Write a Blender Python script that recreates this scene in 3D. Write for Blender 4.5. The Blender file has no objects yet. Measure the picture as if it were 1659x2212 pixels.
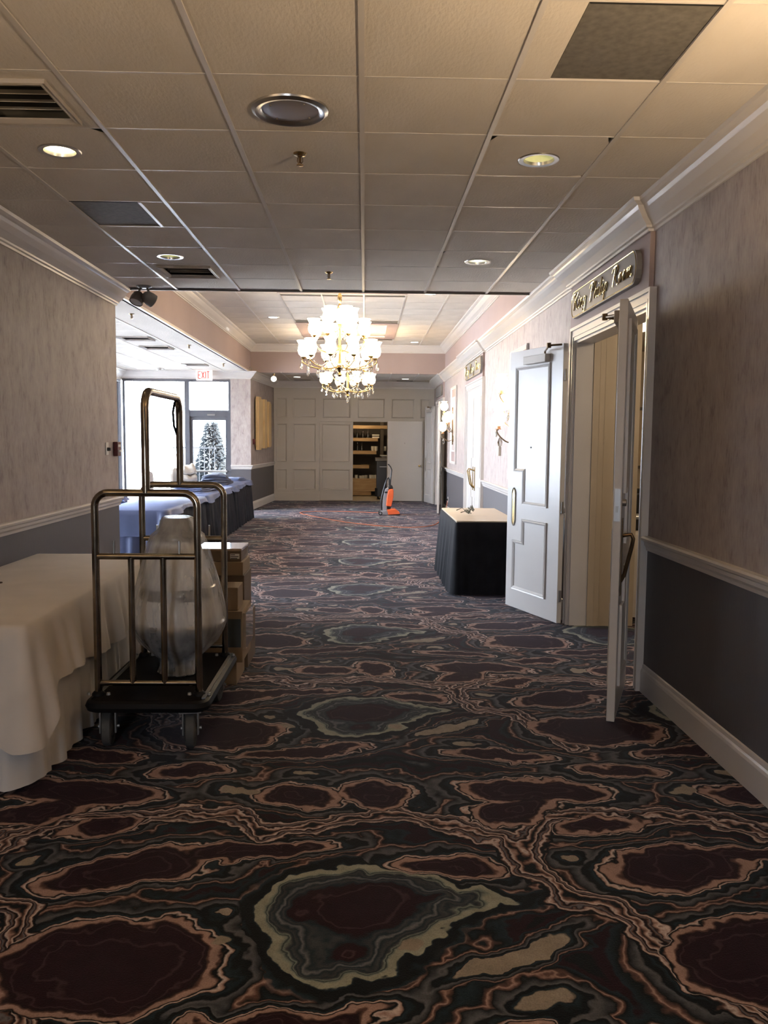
import bpy, math, random
from mathutils import Vector, Matrix
random.seed(7)
scene = bpy.context.scene
COL = scene.collection
R_ = math.radians

# ------------------------------------------------------------------ camera
yaw, pit, rol = R_(1.403), R_(-5.010), R_(0.4916)
fw = Vector((math.sin(yaw)*math.cos(pit), math.cos(yaw)*math.cos(pit), math.sin(pit)))
r0 = Vector((math.cos(yaw), -math.sin(yaw), 0)); u0 = r0.cross(fw)
rr = math.cos(rol)*r0 + math.sin(rol)*u0; uu = -math.sin(rol)*r0 + math.cos(rol)*u0
cam = bpy.data.cameras.new('camera'); cam.sensor_fit = 'VERTICAL'; cam.sensor_height = 24.0
cam.lens = 1785.0/2212.0*24.0; cam.clip_start = 0.05; cam.clip_end = 300
co = bpy.data.objects.new('camera', cam); COL.objects.link(co)
M = Matrix((rr, uu, -fw)).transposed().to_4x4(); M.translation = Vector((0, 0, 1.59))
co.matrix_world = M
scene.camera = co

# ------------------------------------------------------------------ world, portals, exposure
W = bpy.data.worlds.new('world'); scene.world = W; W.use_nodes = True
bg = W.node_tree.nodes['Background']
bg.inputs[0].default_value = (0.80, 0.88, 1.0, 1); bg.inputs[1].default_value = 28.0
vs = scene.view_settings
vs.view_transform = 'Standard'; vs.look = 'None'; vs.gamma = 1.0; vs.exposure = 0.28; vs.use_curve_mapping = False

def portal(name, loc, rot, sx, sy):
    l = bpy.data.lights.new(name, 'AREA'); l.shape = 'RECTANGLE'; l.size = sx; l.size_y = sy
    l.cycles.is_portal = True
    o = bpy.data.objects.new(name, l); o.location = loc; o.rotation_euler = rot; COL.objects.link(o)
portal('window_portal_side', (-5.46, 13.4, 1.45), (0, R_(-90), 0), 2.8, 9.8)
portal('window_portal_end', (-4.15, 18.52, 1.45), (R_(-90), 0, 0), 2.3, 2.8)
portal('window_portal_rear', (-1.1, -6.2, 1.5), (R_(90), 0, 0), .9, 1.2)  # guides sky light through the opening added in the unseen rear wall
sl = bpy.data.lights.new('sun', 'SUN'); sl.energy = 150; sl.color = (1, .95, .88); sl.angle = R_(1)
so = bpy.data.objects.new('sun', sl); COL.objects.link(so); so.rotation_euler = Vector((-.62, .25, -1.0)).to_track_quat('-Z', 'Y').to_euler()

def point_light(name, loc, power, color, radius=0.05):
    l = bpy.data.lights.new(name, 'POINT'); l.energy = power; l.color = color; l.shadow_soft_size = radius
    o = bpy.data.objects.new(name, l); o.location = loc; COL.objects.link(o); return o
WARM = (1.0, 0.72, 0.42)

# ------------------------------------------------------------------ mesh builder
class MB:
    def __init__(s): s.v = []; s.f = []; s.m = []; s.T = None
    def pt(s, p):
        p = Vector(p)
        if s.T is not None: p = s.T @ p
        s.v.append(tuple(p)); return len(s.v)-1
    def face(s, idx, mi=0): s.f.append(tuple(idx)); s.m.append(mi)
    def box(s, x0, x1, y0, y1, z0, z1, mi=0):
        if x0 > x1: x0, x1 = x1, x0
        if y0 > y1: y0, y1 = y1, y0
        if z0 > z1: z0, z1 = z1, z0
        a = [s.pt(p) for p in ((x0,y0,z0),(x1,y0,z0),(x1,y1,z0),(x0,y1,z0),(x0,y0,z1),(x1,y0,z1),(x1,y1,z1),(x0,y1,z1))]
        for q in ((3,2,1,0),(4,5,6,7),(0,1,5,4),(1,2,6,5),(2,3,7,6),(3,0,4,7)): s.face([a[i] for i in q], mi)
        return s
    def tube(s, pts, r, n=8, closed=False, mi=0, caps=True, squash=1.0):
        P = [Vector(p) for p in pts]; N = len(P); rs = r if isinstance(r, (list, tuple)) else [r]*N
        tang = []
        for i in range(N):
            if closed: t = P[(i+1) % N]-P[i-1]
            elif i == 0: t = P[1]-P[0]
            elif i == N-1: t = P[-1]-P[-2]
            else: t = (P[i+1]-P[i]).normalized()+(P[i]-P[i-1]).normalized()
            tang.append(t.normalized() if t.length > 1e-9 else Vector((0, 0, 1)))
        up = Vector((0, 0, 1)) if abs(tang[0].z) < 0.9 else Vector((1, 0, 0))
        nrm = (up-tang[0]*up.dot(tang[0])).normalized(); rings = []
        for i in range(N):
            if i:
                nrm = nrm-tang[i]*nrm.dot(tang[i])
                nrm = nrm.normalized() if nrm.length > 1e-6 else tang[i].orthogonal().normalized()
            b = tang[i].cross(nrm)
            rings.append([s.pt(P[i]+(nrm*math.cos(2*math.pi*k/n)+b*math.sin(2*math.pi*k/n)*squash)*rs[i]) for k in range(n)])
        for i in range(N if closed else N-1):
            A = rings[i]; B = rings[(i+1) % N]
            for k in range(n): s.face((A[k], A[(k+1) % n], B[(k+1) % n], B[k]), mi)
        if caps and not closed:
            s.face(rings[0][::-1], mi); s.face(rings[-1], mi)
        return s
    def lathe(s, prof, c=(0, 0, 0), n=24, mi=0, a0=0.0, a1=2*math.pi, wob=None):
        full = abs(a1-a0-2*math.pi) < 1e-6; K = n if full else n+1; rings = []
        for j, (r, z) in enumerate(prof):
            if r < 1e-6: rings.append([s.pt((c[0], c[1], c[2]+z))])
            else:
                row = []
                for k in range(K):
                    a = a0+(a1-a0)*k/n; q = r*(1+(wob(a, z) if wob else 0))
                    row.append(s.pt((c[0]+q*math.cos(a), c[1]+q*math.sin(a), c[2]+z)))
                rings.append(row)
        for j in range(len(rings)-1):
            A, B = rings[j], rings[j+1]
            for k in range(n):
                k2 = (k+1) % K
                if len(A) == 1 and len(B) == 1: continue
                if len(A) == 1: s.face((A[0], B[k2], B[k]), mi)
                elif len(B) == 1: s.face((A[k], A[k2], B[0]), mi)
                else: s.face((A[k], A[k2], B[k2], B[k]), mi)
        return s
    def prism(s, poly, z0, z1, mi=0):
        a = [s.pt((x, y, z0)) for x, y in poly]; b = [s.pt((x, y, z1)) for x, y in poly]; n = len(poly)
        s.face(a[::-1], mi); s.face(b, mi)
        for i in range(n): s.face((a[i], a[(i+1) % n], b[(i+1) % n], b[i]), mi)
        return s
    def sweep(s, path, prof, closed=False, mi=0, left=True):
        # path: plan (x,y) points; prof: (distance to the left of the path, z)
        P = [Vector((p[0], p[1])) for p in path]; N = len(P); rows = []
        sg = 1 if left else -1
        for i in range(N):
            d0 = (P[i]-P[i-1]) if (i or closed) else (P[1]-P[0])
            d1 = (P[(i+1) % N]-P[i]) if (i < N-1 or closed) else d0
            if i == 0 and not closed: d0 = d1
            d0.normalize(); d1.normalize()
            n0 = Vector((-d0.y, d0.x))*sg; n1 = Vector((-d1.y, d1.x))*sg
            m = n0+n1; m = m/max(0.2, m.dot(n0)) if m.length > 1e-6 else n0
            rows.append([s.pt((P[i].x+m.x*d, P[i].y+m.y*d, z)) for d, z in prof])
        K = len(prof)
        for i in range(N if closed else N-1):
            A, B = rows[i], rows[(i+1) % N]
            for k in range(K):
                k2 = (k+1) % K; s.face((A[k], A[k2], B[k2], B[k]), mi)
        if not closed: s.face(rows[0][::-1], mi); s.face(rows[-1], mi)
        return s
    def mould(s, poly, w, h, M4=None, mi=0):
        # closed moulding frame along a polygon in local x,y, raised to z=h
        T0 = s.T
        if M4 is not None: s.T = M4 if T0 is None else T0 @ M4
        s.sweep(poly, [(0, 0), (0, h), (w*.35, h*.75), (w*.5, h), (w, h*.35), (w, 0)], closed=True, mi=mi)
        s.T = T0; return s
    def build(s, name, mats, parent=None, smooth=False, angle=40, bevel=0):
        me = bpy.data.meshes.new(name); me.from_pydata(s.v, [], s.f)
        mats = mats if isinstance(mats, (list, tuple)) else [mats]
        for m in mats: me.materials.append(m)
        if len(mats) > 1: me.polygons.foreach_set('material_index', s.m)
        me.update(); fixn(me)
        if smooth:
            me.polygons.foreach_set('use_smooth', [True]*len(me.polygons))
            me.set_sharp_from_angle(angle=R_(angle))
        o = bpy.data.objects.new(name, me); COL.objects.link(o)
        if parent is not None: o.parent = parent
        if bevel:
            b = o.modifiers.new('bevel', 'BEVEL'); b.width = bevel; b.segments = 2; b.limit_method = 'ANGLE'
        return o
import bmesh
def fixn(me):
    bm = bmesh.new(); bm.from_mesh(me); bmesh.ops.recalc_face_normals(bm, faces=bm.faces); bm.to_mesh(me); bm.free()

def tag(o, label=None, cat=None, group=None, kind=None):
    if label: o['label'] = label
    if cat: o['category'] = cat
    if group: o['group'] = group
    if kind: o['kind'] = kind
    return o
def empty(name, loc=(0, 0, 0), rz=0.0, **k):
    o = bpy.data.objects.new(name, None); COL.objects.link(o); o.location = loc; o.rotation_euler = (0, 0, rz)
    o.empty_display_size = 0.1
    return tag(o, **k)
def kid(proto, parent, loc=None, rot=None, name=None):
    o = proto.copy(); COL.objects.link(o); o.parent = parent
    if loc is not None: o.location = loc
    if rot is not None: o.rotation_euler = rot
    if name: o.name = name
    return o
def copy_tree(o, parent=None):
    c = o.copy(); COL.objects.link(c); c.parent = parent
    for ch in o.children: copy_tree(ch, c)
    return c
def struct(o, label, cat='structure'): return tag(o, label, cat, None, 'structure')

# ------------------------------------------------------------------ materials
def newmat(name):
    m = bpy.data.materials.new(name); m.use_nodes = True; nt = m.node_tree
    return m, nt, nt.nodes['Principled BSDF']
def nd(nt, t, **k):
    n = nt.nodes.new(t)
    for a, b in k.items(): setattr(n, a, b)
    return n
def mat(name, col, rough=0.6, metal=0.0, var=0.08, vscale=6.0, bump=0.0, bscale=60.0, spec=0.5, emit=None, estr=0.0, trans=0.0, alpha=1.0, sheen=0.0, stretch=(1, 1, 1), detail=3.0, coat=0.0):
    m, nt, b = newmat(name); L = nt.links
    b.inputs['Roughness'].default_value = rough; b.inputs['Metallic'].default_value = metal
    b.inputs['Specular IOR Level'].default_value = spec; b.inputs['Transmission Weight'].default_value = trans
    b.inputs['Alpha'].default_value = alpha; b.inputs['Sheen Weight'].default_value = sheen; b.inputs['Coat Weight'].default_value = coat
    if emit: b.inputs['Emission Color'].default_value = (*emit, 1); b.inputs['Emission Strength'].default_value = estr
    tc = nd(nt, 'ShaderNodeTexCoord'); mp = nd(nt, 'ShaderNodeMapping'); mp.inputs['Scale'].default_value = stretch
    L.new(tc.outputs['Object'], mp.inputs['Vector'])
    no = nd(nt, 'ShaderNodeTexNoise'); no.inputs['Scale'].default_value = vscale; no.inputs['Detail'].default_value = detail
    L.new(mp.outputs[0], no.inputs['Vector'])
    rp = nd(nt, 'ShaderNodeValToRGB'); e = rp.color_ramp.elements
    e[0].position = 0.3; e[1].position = 0.7
    e[0].color = (*[c*(1-var) for c in col], 1); e[1].color = (*[min(1, c*(1+var)) for c in col], 1)
    L.new(no.outputs[0], rp.inputs[0]); L.new(rp.outputs[0], b.inputs['Base Color'])
    if bump:
        n2 = nd(nt, 'ShaderNodeTexNoise'); n2.inputs['Scale'].default_value = bscale; n2.inputs['Detail'].default_value = 4
        L.new(mp.outputs[0], n2.inputs['Vector'])
        bp = nd(nt, 'ShaderNodeBump'); bp.inputs['Strength'].default_value = bump; bp.inputs['Distance'].default_value = 0.01
        L.new(n2.outputs[0], bp.inputs['Height']); L.new(bp.outputs[0], b.inputs['Normal'])
    return m

def wall_mat():
    m, nt, b = newmat('wallpaper_over_painted_dado'); L = nt.links
    tc = nd(nt, 'ShaderNodeTexCoord'); sp = nd(nt, 'ShaderNodeSeparateXYZ'); L.new(tc.outputs['Object'], sp.inputs[0])
    mp = nd(nt, 'ShaderNodeMapping'); mp.inputs['Scale'].default_value = (1, 1, 0.55); L.new(tc.outputs['Object'], mp.inputs[0])
    n1 = nd(nt, 'ShaderNodeTexNoise'); n1.inputs['Scale'].default_value = 9; n1.inputs['Detail'].default_value = 10; n1.inputs['Roughness'].default_value = 0.72; n1.inputs['Distortion'].default_value = 0.2
    L.new(mp.outputs[0], n1.inputs['Vector'])
    m2 = nd(nt, 'ShaderNodeMapping'); m2.inputs['Scale'].default_value = (90, 90, 14); L.new(tc.outputs['Object'], m2.inputs[0])
    n2 = nd(nt, 'ShaderNodeTexNoise'); n2.inputs['Scale'].default_value = 1; n2.inputs['Detail'].default_value = 3; L.new(m2.outputs[0], n2.inputs['Vector'])
    mx = nd(nt, 'ShaderNodeMix', data_type='FLOAT'); mx.inputs[0].default_value = 0.35
    L.new(n1.outputs[0], mx.inputs[2]); L.new(n2.outputs[0], mx.inputs[3])
    rp = nd(nt, 'ShaderNodeValToRGB'); cr = rp.color_ramp; cr.elements[0].position = 0.36; cr.elements[1].position = 0.62
    cr.elements[0].color = (0.23, 0.19, 0.18, 1); cr.elements[1].color = (0.43, 0.375, 0.355, 1)
    e = cr.elements.new(0.46); e.color = (0.35, 0.297, 0.28, 1)
    L.new(mx.outputs[0], rp.inputs[0])
    lt = nd(nt, 'ShaderNodeMath', operation='LESS_THAN'); lt.inputs[1].default_value = 0.955; L.new(sp.outputs[2], lt.inputs[0])
    mc = nd(nt, 'ShaderNodeMix', data_type='RGBA'); L.new(lt.outputs[0], mc.inputs[0]); L.new(rp.outputs[0], mc.inputs[6])
    mc.inputs[7].default_value = (0.090, 0.084, 0.092, 1); L.new(mc.outputs[2], b.inputs['Base Color'])
    rm = nd(nt, 'ShaderNodeMapRange'); L.new(lt.outputs[0], rm.inputs[0]); rm.inputs[3].default_value = 0.62; rm.inputs[4].default_value = 0.5
    L.new(rm.outputs[0], b.inputs['Roughness'])
    bp = nd(nt, 'ShaderNodeBump'); bp.inputs['Strength'].default_value = 0.15; bp.inputs['Distance'].default_value = 0.004
    L.new(n2.outputs[0], bp.inputs['Height']); L.new(bp.outputs[0], b.inputs['Normal'])
    return m

def carpet_mat():
    m, nt, b = newmat('agate_pattern_carpet'); L = nt.links
    PX, PY = 2.05, 2.02
    tc = nd(nt, 'ShaderNodeTexCoord')
    def noise(scale, detail=2.0, rough=0.5, src=None):
        n = nd(nt, 'ShaderNodeTexNoise'); n.inputs['Scale'].default_value = scale; n.inputs['Detail'].default_value = detail; n.inputs['Roughness'].default_value = rough
        L.new(src or tc.outputs['Object'], n.inputs['Vector']); return n
    def vm(op, a, bb=None, c=None):
        n = nd(nt, 'ShaderNodeVectorMath', operation=op)
        for i, q in enumerate((a, bb, c)):
            if q is None: continue
            if isinstance(q, tuple): n.inputs[i].default_value = q
            else: L.new(q, n.inputs[i])
        return n.outputs[1] if op == 'LENGTH' else n.outputs[0]
    def mm(op, a, bb=None, c=None, clamp=False):
        n = nd(nt, 'ShaderNodeMath', operation=op, use_clamp=clamp)
        for i, q in enumerate((a, bb, c)):
            if q is None: continue
            if isinstance(q, (int, float)): n.inputs[i].default_value = q
            else: L.new(q, n.inputs[i])
        return n.outputs[0]
    # make the coordinates repeat like the woven pattern, then bend them
    base = vm('WRAP', tc.outputs['Object'], (PX-1.2, PY+2.1, 10), (-1.2, 2.1, -10))
    w1 = noise(2.6, 1.0, 0.5, tc.outputs['Object']); w2 = noise(8.0, 2.0); w3 = noise(26.0, 2.0)
    def cen(n, k): return vm('MULTIPLY', vm('SUBTRACT', n.outputs[1], (0.5, 0.5, 0.5)), (k, k, 0))
    warp = vm('ADD', vm('ADD', cen(w1, 0.16), cen(w2, 0.15)), cen(w3, 0.026))
    pw = vm('ADD', tc.outputs['Object'], warp)
    def blob(cx, cy, rx, ry, rot=0):
        hx, hy = PX/2, PY/2
        q = vm('WRAP', pw, (cx+hx, cy+hy, 10), (cx-hx, cy-hy, -10))
        mp = nd(nt, 'ShaderNodeMapping', vector_type='TEXTURE'); L.new(q, mp.inputs[0])
        mp.inputs['Location'].default_value = (cx, cy, 0); mp.inputs['Rotation'].default_value = (0, 0, R_(rot)); mp.inputs['Scale'].default_value = (rx, ry, 1e6)
        r = min(rx, ry)*0.65+max(rx, ry)*0.35
        return mm('MULTIPLY', mm('SUBTRACT', vm('LENGTH', mp.outputs[0]), 1.0), r)
    def smin(lst, k):
        o = lst[0]
        for q in lst[1:]: o = mm('SMOOTH_MIN', o, q, k)
        return o
    A = smin([blob(0.0, 2.70, .29, .22), blob(.19, 2.74, .22, .05), blob(-.05, 2.46, .16, .12)], .10)
    Bd = blob(-.76, 2.38, .33, .23)
    D = smin([blob(-.85, 2.95, .29, .14, 14), blob(-.42, 3.08, .30, .06, 8)], .06)
    Cc = blob(-.28, 3.58, .19, .11)
    Di = smin([blob(.80, 3.62, .34, .13, -6), blob(.66, 3.42, .19, .10, 20)], .06)
    oth = [blob(.34, 2.96, .17, .08, -10), blob(.08, 3.60, .13, .17, 30), blob(-.80, 3.85, .19, .07), blob(-.30, 2.10, .34, .07, 12), blob(.70, 2.02, .26, .07, -8), blob(1.0-2.05, 3.3, .17, .06, 15)]
    d = smin([A, Bd, D, Cc, Di]+oth, 0.03)
    cre = smin([blob(.48, 2.43, .22, .04, 32), blob(.53, 2.20, .06, .04), blob(-.56, 3.61, .075, .05), blob(-.28, 3.82, .05, .03), blob(-.50, 2.66, .03, .025), blob(-.44, 2.50, .04, .025), blob(.17, 2.46, .03, .025), blob(.79, 3.03, .035, .03)], .01)
    both = mm('SMOOTH_MIN', d, mm('ADD', cre, 0.03), 0.02)
    wn = noise(4.0, 3.0); wn2 = noise(9.0, 3.0)
    dd = mm('ADD', mm('MULTIPLY', both, mm('MULTIPLY_ADD', wn.outputs[0], 1.3, 0.5)), mm('MULTIPLY', mm('SUBTRACT', wn2.outputs[0], .5), .018))
    t = mm('MULTIPLY_ADD', dd, 2.2, 0.42, clamp=True)   # 0.42 is the rim of a blob
    def ramp(stops, src):
        n = nd(nt, 'ShaderNodeValToRGB'); cr = n.color_ramp; cr.interpolation = 'LINEAR'
        cr.elements[0].position = stops[0][0]; cr.elements[0].color = (*stops[0][1], 1)
        cr.elements[1].position = stops[-1][0]; cr.elements[1].color = (*stops[-1][1], 1)
        for p, c in stops[1:-1]: e = cr.elements.new(p); e.color = (*c, 1)
        L.new(src, n.inputs[0]); return n.outputs[0]
    mar = (.026, .008, .0135); mar2 = (.075, .04, .045); blk = (.006, .009, .011); pk = (.50, .33, .28); pk2 = (.80, .66, .62); gr = (.20, .20, .22); tl = (.018, .036, .048); gy = (.07, .075, .085); br = (.17, .09, .07)
    def seg(a, bq):
        mx_, my_ = (a[0]+bq[0])/2, (a[1]+bq[1])/2; ba = (bq[0]-a[0], bq[1]-a[1], 0); l2 = ba[0]**2+ba[1]**2
        q = vm('MULTIPLY', vm('WRAP', pw, (mx_+PX/2, my_+PY/2, 10), (mx_-PX/2, my_-PY/2, -10)), (1, 1, 0))
        pa = vm('SUBTRACT', q, (a[0], a[1], 0)); dn = nd(nt, 'ShaderNodeVectorMath', operation='DOT_PRODUCT'); L.new(pa, dn.inputs[0]); dn.inputs[1].default_value = ba
        h = mm('DIVIDE', dn.outputs[1], l2, clamp=True); sc = nd(nt, 'ShaderNodeVectorMath', operation='SCALE'); sc.inputs[0].default_value = ba; L.new(h, sc.inputs[3])
        return vm('LENGTH', vm('SUBTRACT', pa, sc.outputs[0]))
    RB = [[(-1.27, 3.37), (-.55, 3.36), (-.41, 3.24), (.09, 3.40), (.56, 3.21), (.58, 3.04), (.78, 3.37)], [(.58, 3.04), (.69, 2.74), (.88, 2.70), (1.10, 2.14)]]
    rib = smin([seg(c[i], c[i+1]) for c in RB for i in range(len(c)-1)], .03)
    inner = ramp([(0.0, mar), (.15, mar), (.17, mar2), (.185, mar), (.29, mar), (.305, mar2), (.32, mar), (.355, (.025, .012, .014)), (.375, br), (.39, pk), (.435, pk), (.445, br), (.452, blk), (.462, blk), (.472, pk2), (.488, pk), (.497, blk), (.515, tl), (.55, blk), (1.0, blk)], t)
    fr = mm('FRACT', mm('MULTIPLY_ADD', dd, 3.6, .15))
    outer = ramp([(0.0, blk), (.12, blk), (.20, tl), (.26, gy), (.40, gr), (.52, gy), (.58, blk), (.61, br), (.635, pk), (.655, br), (.70, blk), (.80, tl), (.84, mar), (.95, mar), (1.0, blk)], fr)
    om = nd(nt, 'ShaderNodeMapRange'); om.inputs[1].default_value = .075; om.inputs[2].default_value = .085; L.new(dd, om.inputs[0])
    wmx = nd(nt, 'ShaderNodeMix', data_type='RGBA'); L.new(om.outputs[0], wmx.inputs[0]); L.new(inner, wmx.inputs[6]); L.new(outer, wmx.inputs[7]); warm = wmx.outputs[2]
    cr1, cr2 = (.42, .43, .35), (.26, .30, .27)
    cool = ramp([(0.0, mar), (.12, mar), (.14, mar2), (.16, mar), (.22, mar), (.25, tl), (.28, gy), (.31, tl), (.335, gr), (.36, tl), (.40, gy), (.415, tl), (.43, gy), (.445, cr2), (.455, tl), (.47, cr2), (.49, cr1), (.55, cr1), (.56, tl), (.575, blk), (.66, blk), (.70, tl), (.78, gy), (1.0, gy)], t)
    mk = nd(nt, 'ShaderNodeMapRange'); mk.inputs[1].default_value = .13; mk.inputs[2].default_value = .11; L.new(A, mk.inputs[0])
    # exclude where another blob is nearer
    onA = mm('LESS_THAN', A, smin([Bd, D, Cc, Di]+oth, .001))
    mkA = mm('MULTIPLY', mk.outputs[0], onA)
    c1 = nd(nt, 'ShaderNodeMix', data_type='RGBA'); L.new(mkA, c1.inputs[0]); L.new(warm, c1.inputs[6]); L.new(cool, c1.inputs[7])
    # striped ribbons that wander between the blobs
    rw = mm('ADD', rib, mm('MULTIPLY', mm('SUBTRACT', wn2.outputs[0], .5), .07))
    rt = mm('MULTIPLY', rw, 11.0, clamp=True)
    ribc = ramp([(0.0, blk), (.08, br), (.15, pk), (.22, pk2), (.28, mar), (.34, blk), (.40, br), (.46, gr), (.52, mar), (.58, pk), (.66, pk2), (.71, br), (.76, blk), (1.0, blk)], rt)
    rm = nd(nt, 'ShaderNodeMapRange'); rm.inputs[1].default_value = .082; rm.inputs[2].default_value = .078; L.new(rw, rm.inputs[0])
    free = mm('GREATER_THAN', d, .02); cR = nd(nt, 'ShaderNodeMix', data_type='RGBA'); L.new(mm('MULTIPLY', rm.outputs[0], free), cR.inputs[0]); L.new(c1.outputs[2], cR.inputs[6]); L.new(ribc, cR.inputs[7]); c1 = cR
    # bone coloured ovals
    ov = nd(nt, 'ShaderNodeMapRange'); ov.inputs[1].default_value = .004; ov.inputs[2].default_value = -.004; L.new(cre, ov.inputs[0])
    c2 = nd(nt, 'ShaderNodeMix', data_type='RGBA'); L.new(ov.outputs[0], c2.inputs[0]); L.new(c1.outputs[2], c2.inputs[6]); c2.inputs[7].default_value = (.42, .36, .29, 1)
    # woven grain and mottling
    g = noise(170, 2.0, .7); g2 = noise(13, 4.0, .65)
    gm = mm('MULTIPLY', mm('MULTIPLY_ADD', g.outputs[0], 1.0, .5), mm('MULTIPLY_ADD', g2.outputs[0], 0.66, .29))
    c3 = vm('SCALE', c2.outputs[2]); L.new(gm, c3.node.inputs[3])
    L.new(c3, b.inputs['Base Color']); b.inputs['Roughness'].default_value = .95; b.inputs['Specular IOR Level'].default_value = .15
    b.inputs['Sheen Weight'].default_value = .13; b.inputs['Sheen Roughness'].default_value = .35; b.inputs['Sheen Tint'].default_value = (.75, .72, .85, 1)
    bp = nd(nt, 'ShaderNodeBump'); bp.inputs['Strength'].default_value = .5; bp.inputs['Distance'].default_value = .004
    L.new(g.outputs[0], bp.inputs['Height']); L.new(bp.outputs[0], b.inputs['Normal'])
    return m

def glass_mat(name, tint=(1, 1, 1), gl=0.08, rough=0.02):
    m = bpy.data.materials.new(name); m.use_nodes = True; nt = m.node_tree; nt.nodes.clear(); L = nt.links
    out = nd(nt, 'ShaderNodeOutputMaterial'); tr = nd(nt, 'ShaderNodeBsdfTransparent'); tr.inputs[0].default_value = (*tint, 1)
    g = nd(nt, 'ShaderNodeBsdfGlossy'); g.inputs['Roughness'].default_value = rough
    mx = nd(nt, 'ShaderNodeMixShader'); fr = nd(nt, 'ShaderNodeFresnel'); fr.inputs[0].default_value = 1.45
    mu = nd(nt, 'ShaderNodeMath', operation='ADD'); mu.inputs[1].default_value = gl; L.new(fr.outputs[0], mu.inputs[0])
    L.new(mu.outputs[0], mx.inputs[0]); L.new(tr.outputs[0], mx.inputs[1]); L.new(g.outputs[0], mx.inputs[2]); L.new(mx.outputs[0], out.inputs[0])
    return m
def plastic_film():
    m = bpy.data.materials.new('cloudy_plastic_film'); m.use_nodes = True; nt = m.node_tree; nt.nodes.clear(); L = nt.links
    out = nd(nt, 'ShaderNodeOutputMaterial'); tr = nd(nt, 'ShaderNodeBsdfTransparent'); tr.inputs[0].default_value = (.95, .95, .95, 1)
    pr = nd(nt, 'ShaderNodeBsdfPrincipled'); pr.inputs['Base Color'].default_value = (.80, .78, .76, 1); pr.inputs['Roughness'].default_value = .22
    pr.inputs['Transmission Weight'].default_value = 0.0
    tl = nd(nt, 'ShaderNodeBsdfTranslucent'); tl.inputs[0].default_value = (.8, .79, .78, 1)
    a = nd(nt, 'ShaderNodeMixShader'); a.inputs[0].default_value = .35; L.new(pr.outputs[0], a.inputs[1]); L.new(tl.outputs[0], a.inputs[2])
    tc = nd(nt, 'ShaderNodeTexCoord'); mp = nd(nt, 'ShaderNodeMapping'); mp.inputs['Scale'].default_value = (14, 14, 2.2); L.new(tc.outputs['Object'], mp.inputs[0])
    no = nd(nt, 'ShaderNodeTexNoise'); no.inputs['Scale'].default_value = 1.0; no.inputs['Detail'].default_value = 5; L.new(mp.outputs[0], no.inputs['Vector'])
    mr = nd(nt, 'ShaderNodeMapRange'); mr.inputs[1].default_value = .35; mr.inputs[2].default_value = .7; mr.inputs[3].default_value = .24; mr.inputs[4].default_value = .60
    L.new(no.outputs[0], mr.inputs[0])
    mx = nd(nt, 'ShaderNodeMixShader'); L.new(mr.outputs[0], mx.inputs[0]); L.new(tr.outputs[0], mx.inputs[1]); L.new(a.outputs[0], mx.inputs[2])
    bp = nd(nt, 'ShaderNodeBump'); bp.inputs['Strength'].default_value = .6; bp.inputs['Distance'].default_value = .02; L.new(no.outputs[0], bp.inputs['Height'])
    L.new(bp.outputs[0], pr.inputs['Normal']); L.new(mx.outputs[0], out.inputs[0]); return m

def wood_mat(name, c1, c2, scale=3.0, rough=.5, stretch=(1, 1, 12)):
    m, nt, b = newmat(name); L = nt.links
    tc = nd(nt, 'ShaderNodeTexCoord'); mp = nd(nt, 'ShaderNodeMapping'); mp.inputs['Scale'].default_value = stretch; L.new(tc.outputs['Object'], mp.inputs[0])
    n = nd(nt, 'ShaderNodeTexNoise'); n.inputs['Scale'].default_value = scale; n.inputs['Detail'].default_value = 6; L.new(mp.outputs[0], n.inputs['Vector'])
    r = nd(nt, 'ShaderNodeValToRGB'); r.color_ramp.elements[0].position = .35; r.color_ramp.elements[1].position = .65
    r.color_ramp.elements[0].color = (*c1, 1); r.color_ramp.elements[1].color = (*c2, 1)
    L.new(n.outputs[0], r.inputs[0]); L.new(r.outputs[0], b.inputs['Base Color']); b.inputs['Roughness'].default_value = rough
    return m

MAT = {}
MAT['wall'] = wall_mat(); MAT['carpet'] = carpet_mat()
MAT['tile'] = mat('ceiling_tile_fissured', (.66, .61, .55), .9, var=.06, vscale=3, bump=.35, bscale=70, spec=.2, stretch=(1, .45, 1))
MAT['grid'] = mat('ceiling_grid_enamel', (.60, .56, .52), .3, var=.03)
MAT['trim'] = mat('semi_gloss_trim_paint', (.62, .585, .56), .3, var=.03, vscale=2, coat=.15)
MAT['door'] = mat('semi_gloss_door_paint', (.60, .575, .555), .3, var=.03, vscale=1.5)
MAT['mauve'] = mat('flat_mauve_paint', (.33, .25, .235), .7, var=.04, vscale=1.5)
MAT['beige'] = mat('beige_painted_panel', (.50, .42, .32), .6, var=.04, vscale=1.2)
MAT['panelwall'] = mat('grey_cream_panelling_paint', (.47, .43, .38), .35, var=.03, vscale=1.2)
MAT['slab'] = mat('concrete_slab', (.25, .24, .23), .9)
MAT['ext'] = mat('exterior_stucco', (.5, .48, .45), .9)
MAT['alu'] = mat('dark_anodised_frame', (.10, .10, .115), .45, metal=.3, var=.05)
MAT['chrome'] = mat('brushed_chrome', (.55, .54, .52), .28, metal=1, var=.05)
MAT['brass'] = mat('polished_brass', (.55, .40, .19), .25, metal=1, var=.08)
MAT['cart'] = mat('worn_brass_tube', (.30, .25, .19), .16, metal=1, var=.25, vscale=14)
MAT['blackcarpet'] = mat('black_deck_carpet', (.009, .008, .008), .95, var=.3, bump=.4, bscale=200, spec=.08)
MAT['rubber'] = mat('black_rubber', (.006, .006, .007), .55, var=.2, spec=.15)
MAT['grey_rubber'] = mat('grey_tyre_rubber', (.07, .07, .068), .7, var=.15, vscale=30)
MAT['hub'] = mat('zinc_hub', (.40, .40, .39), .4, metal=.8)
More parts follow.
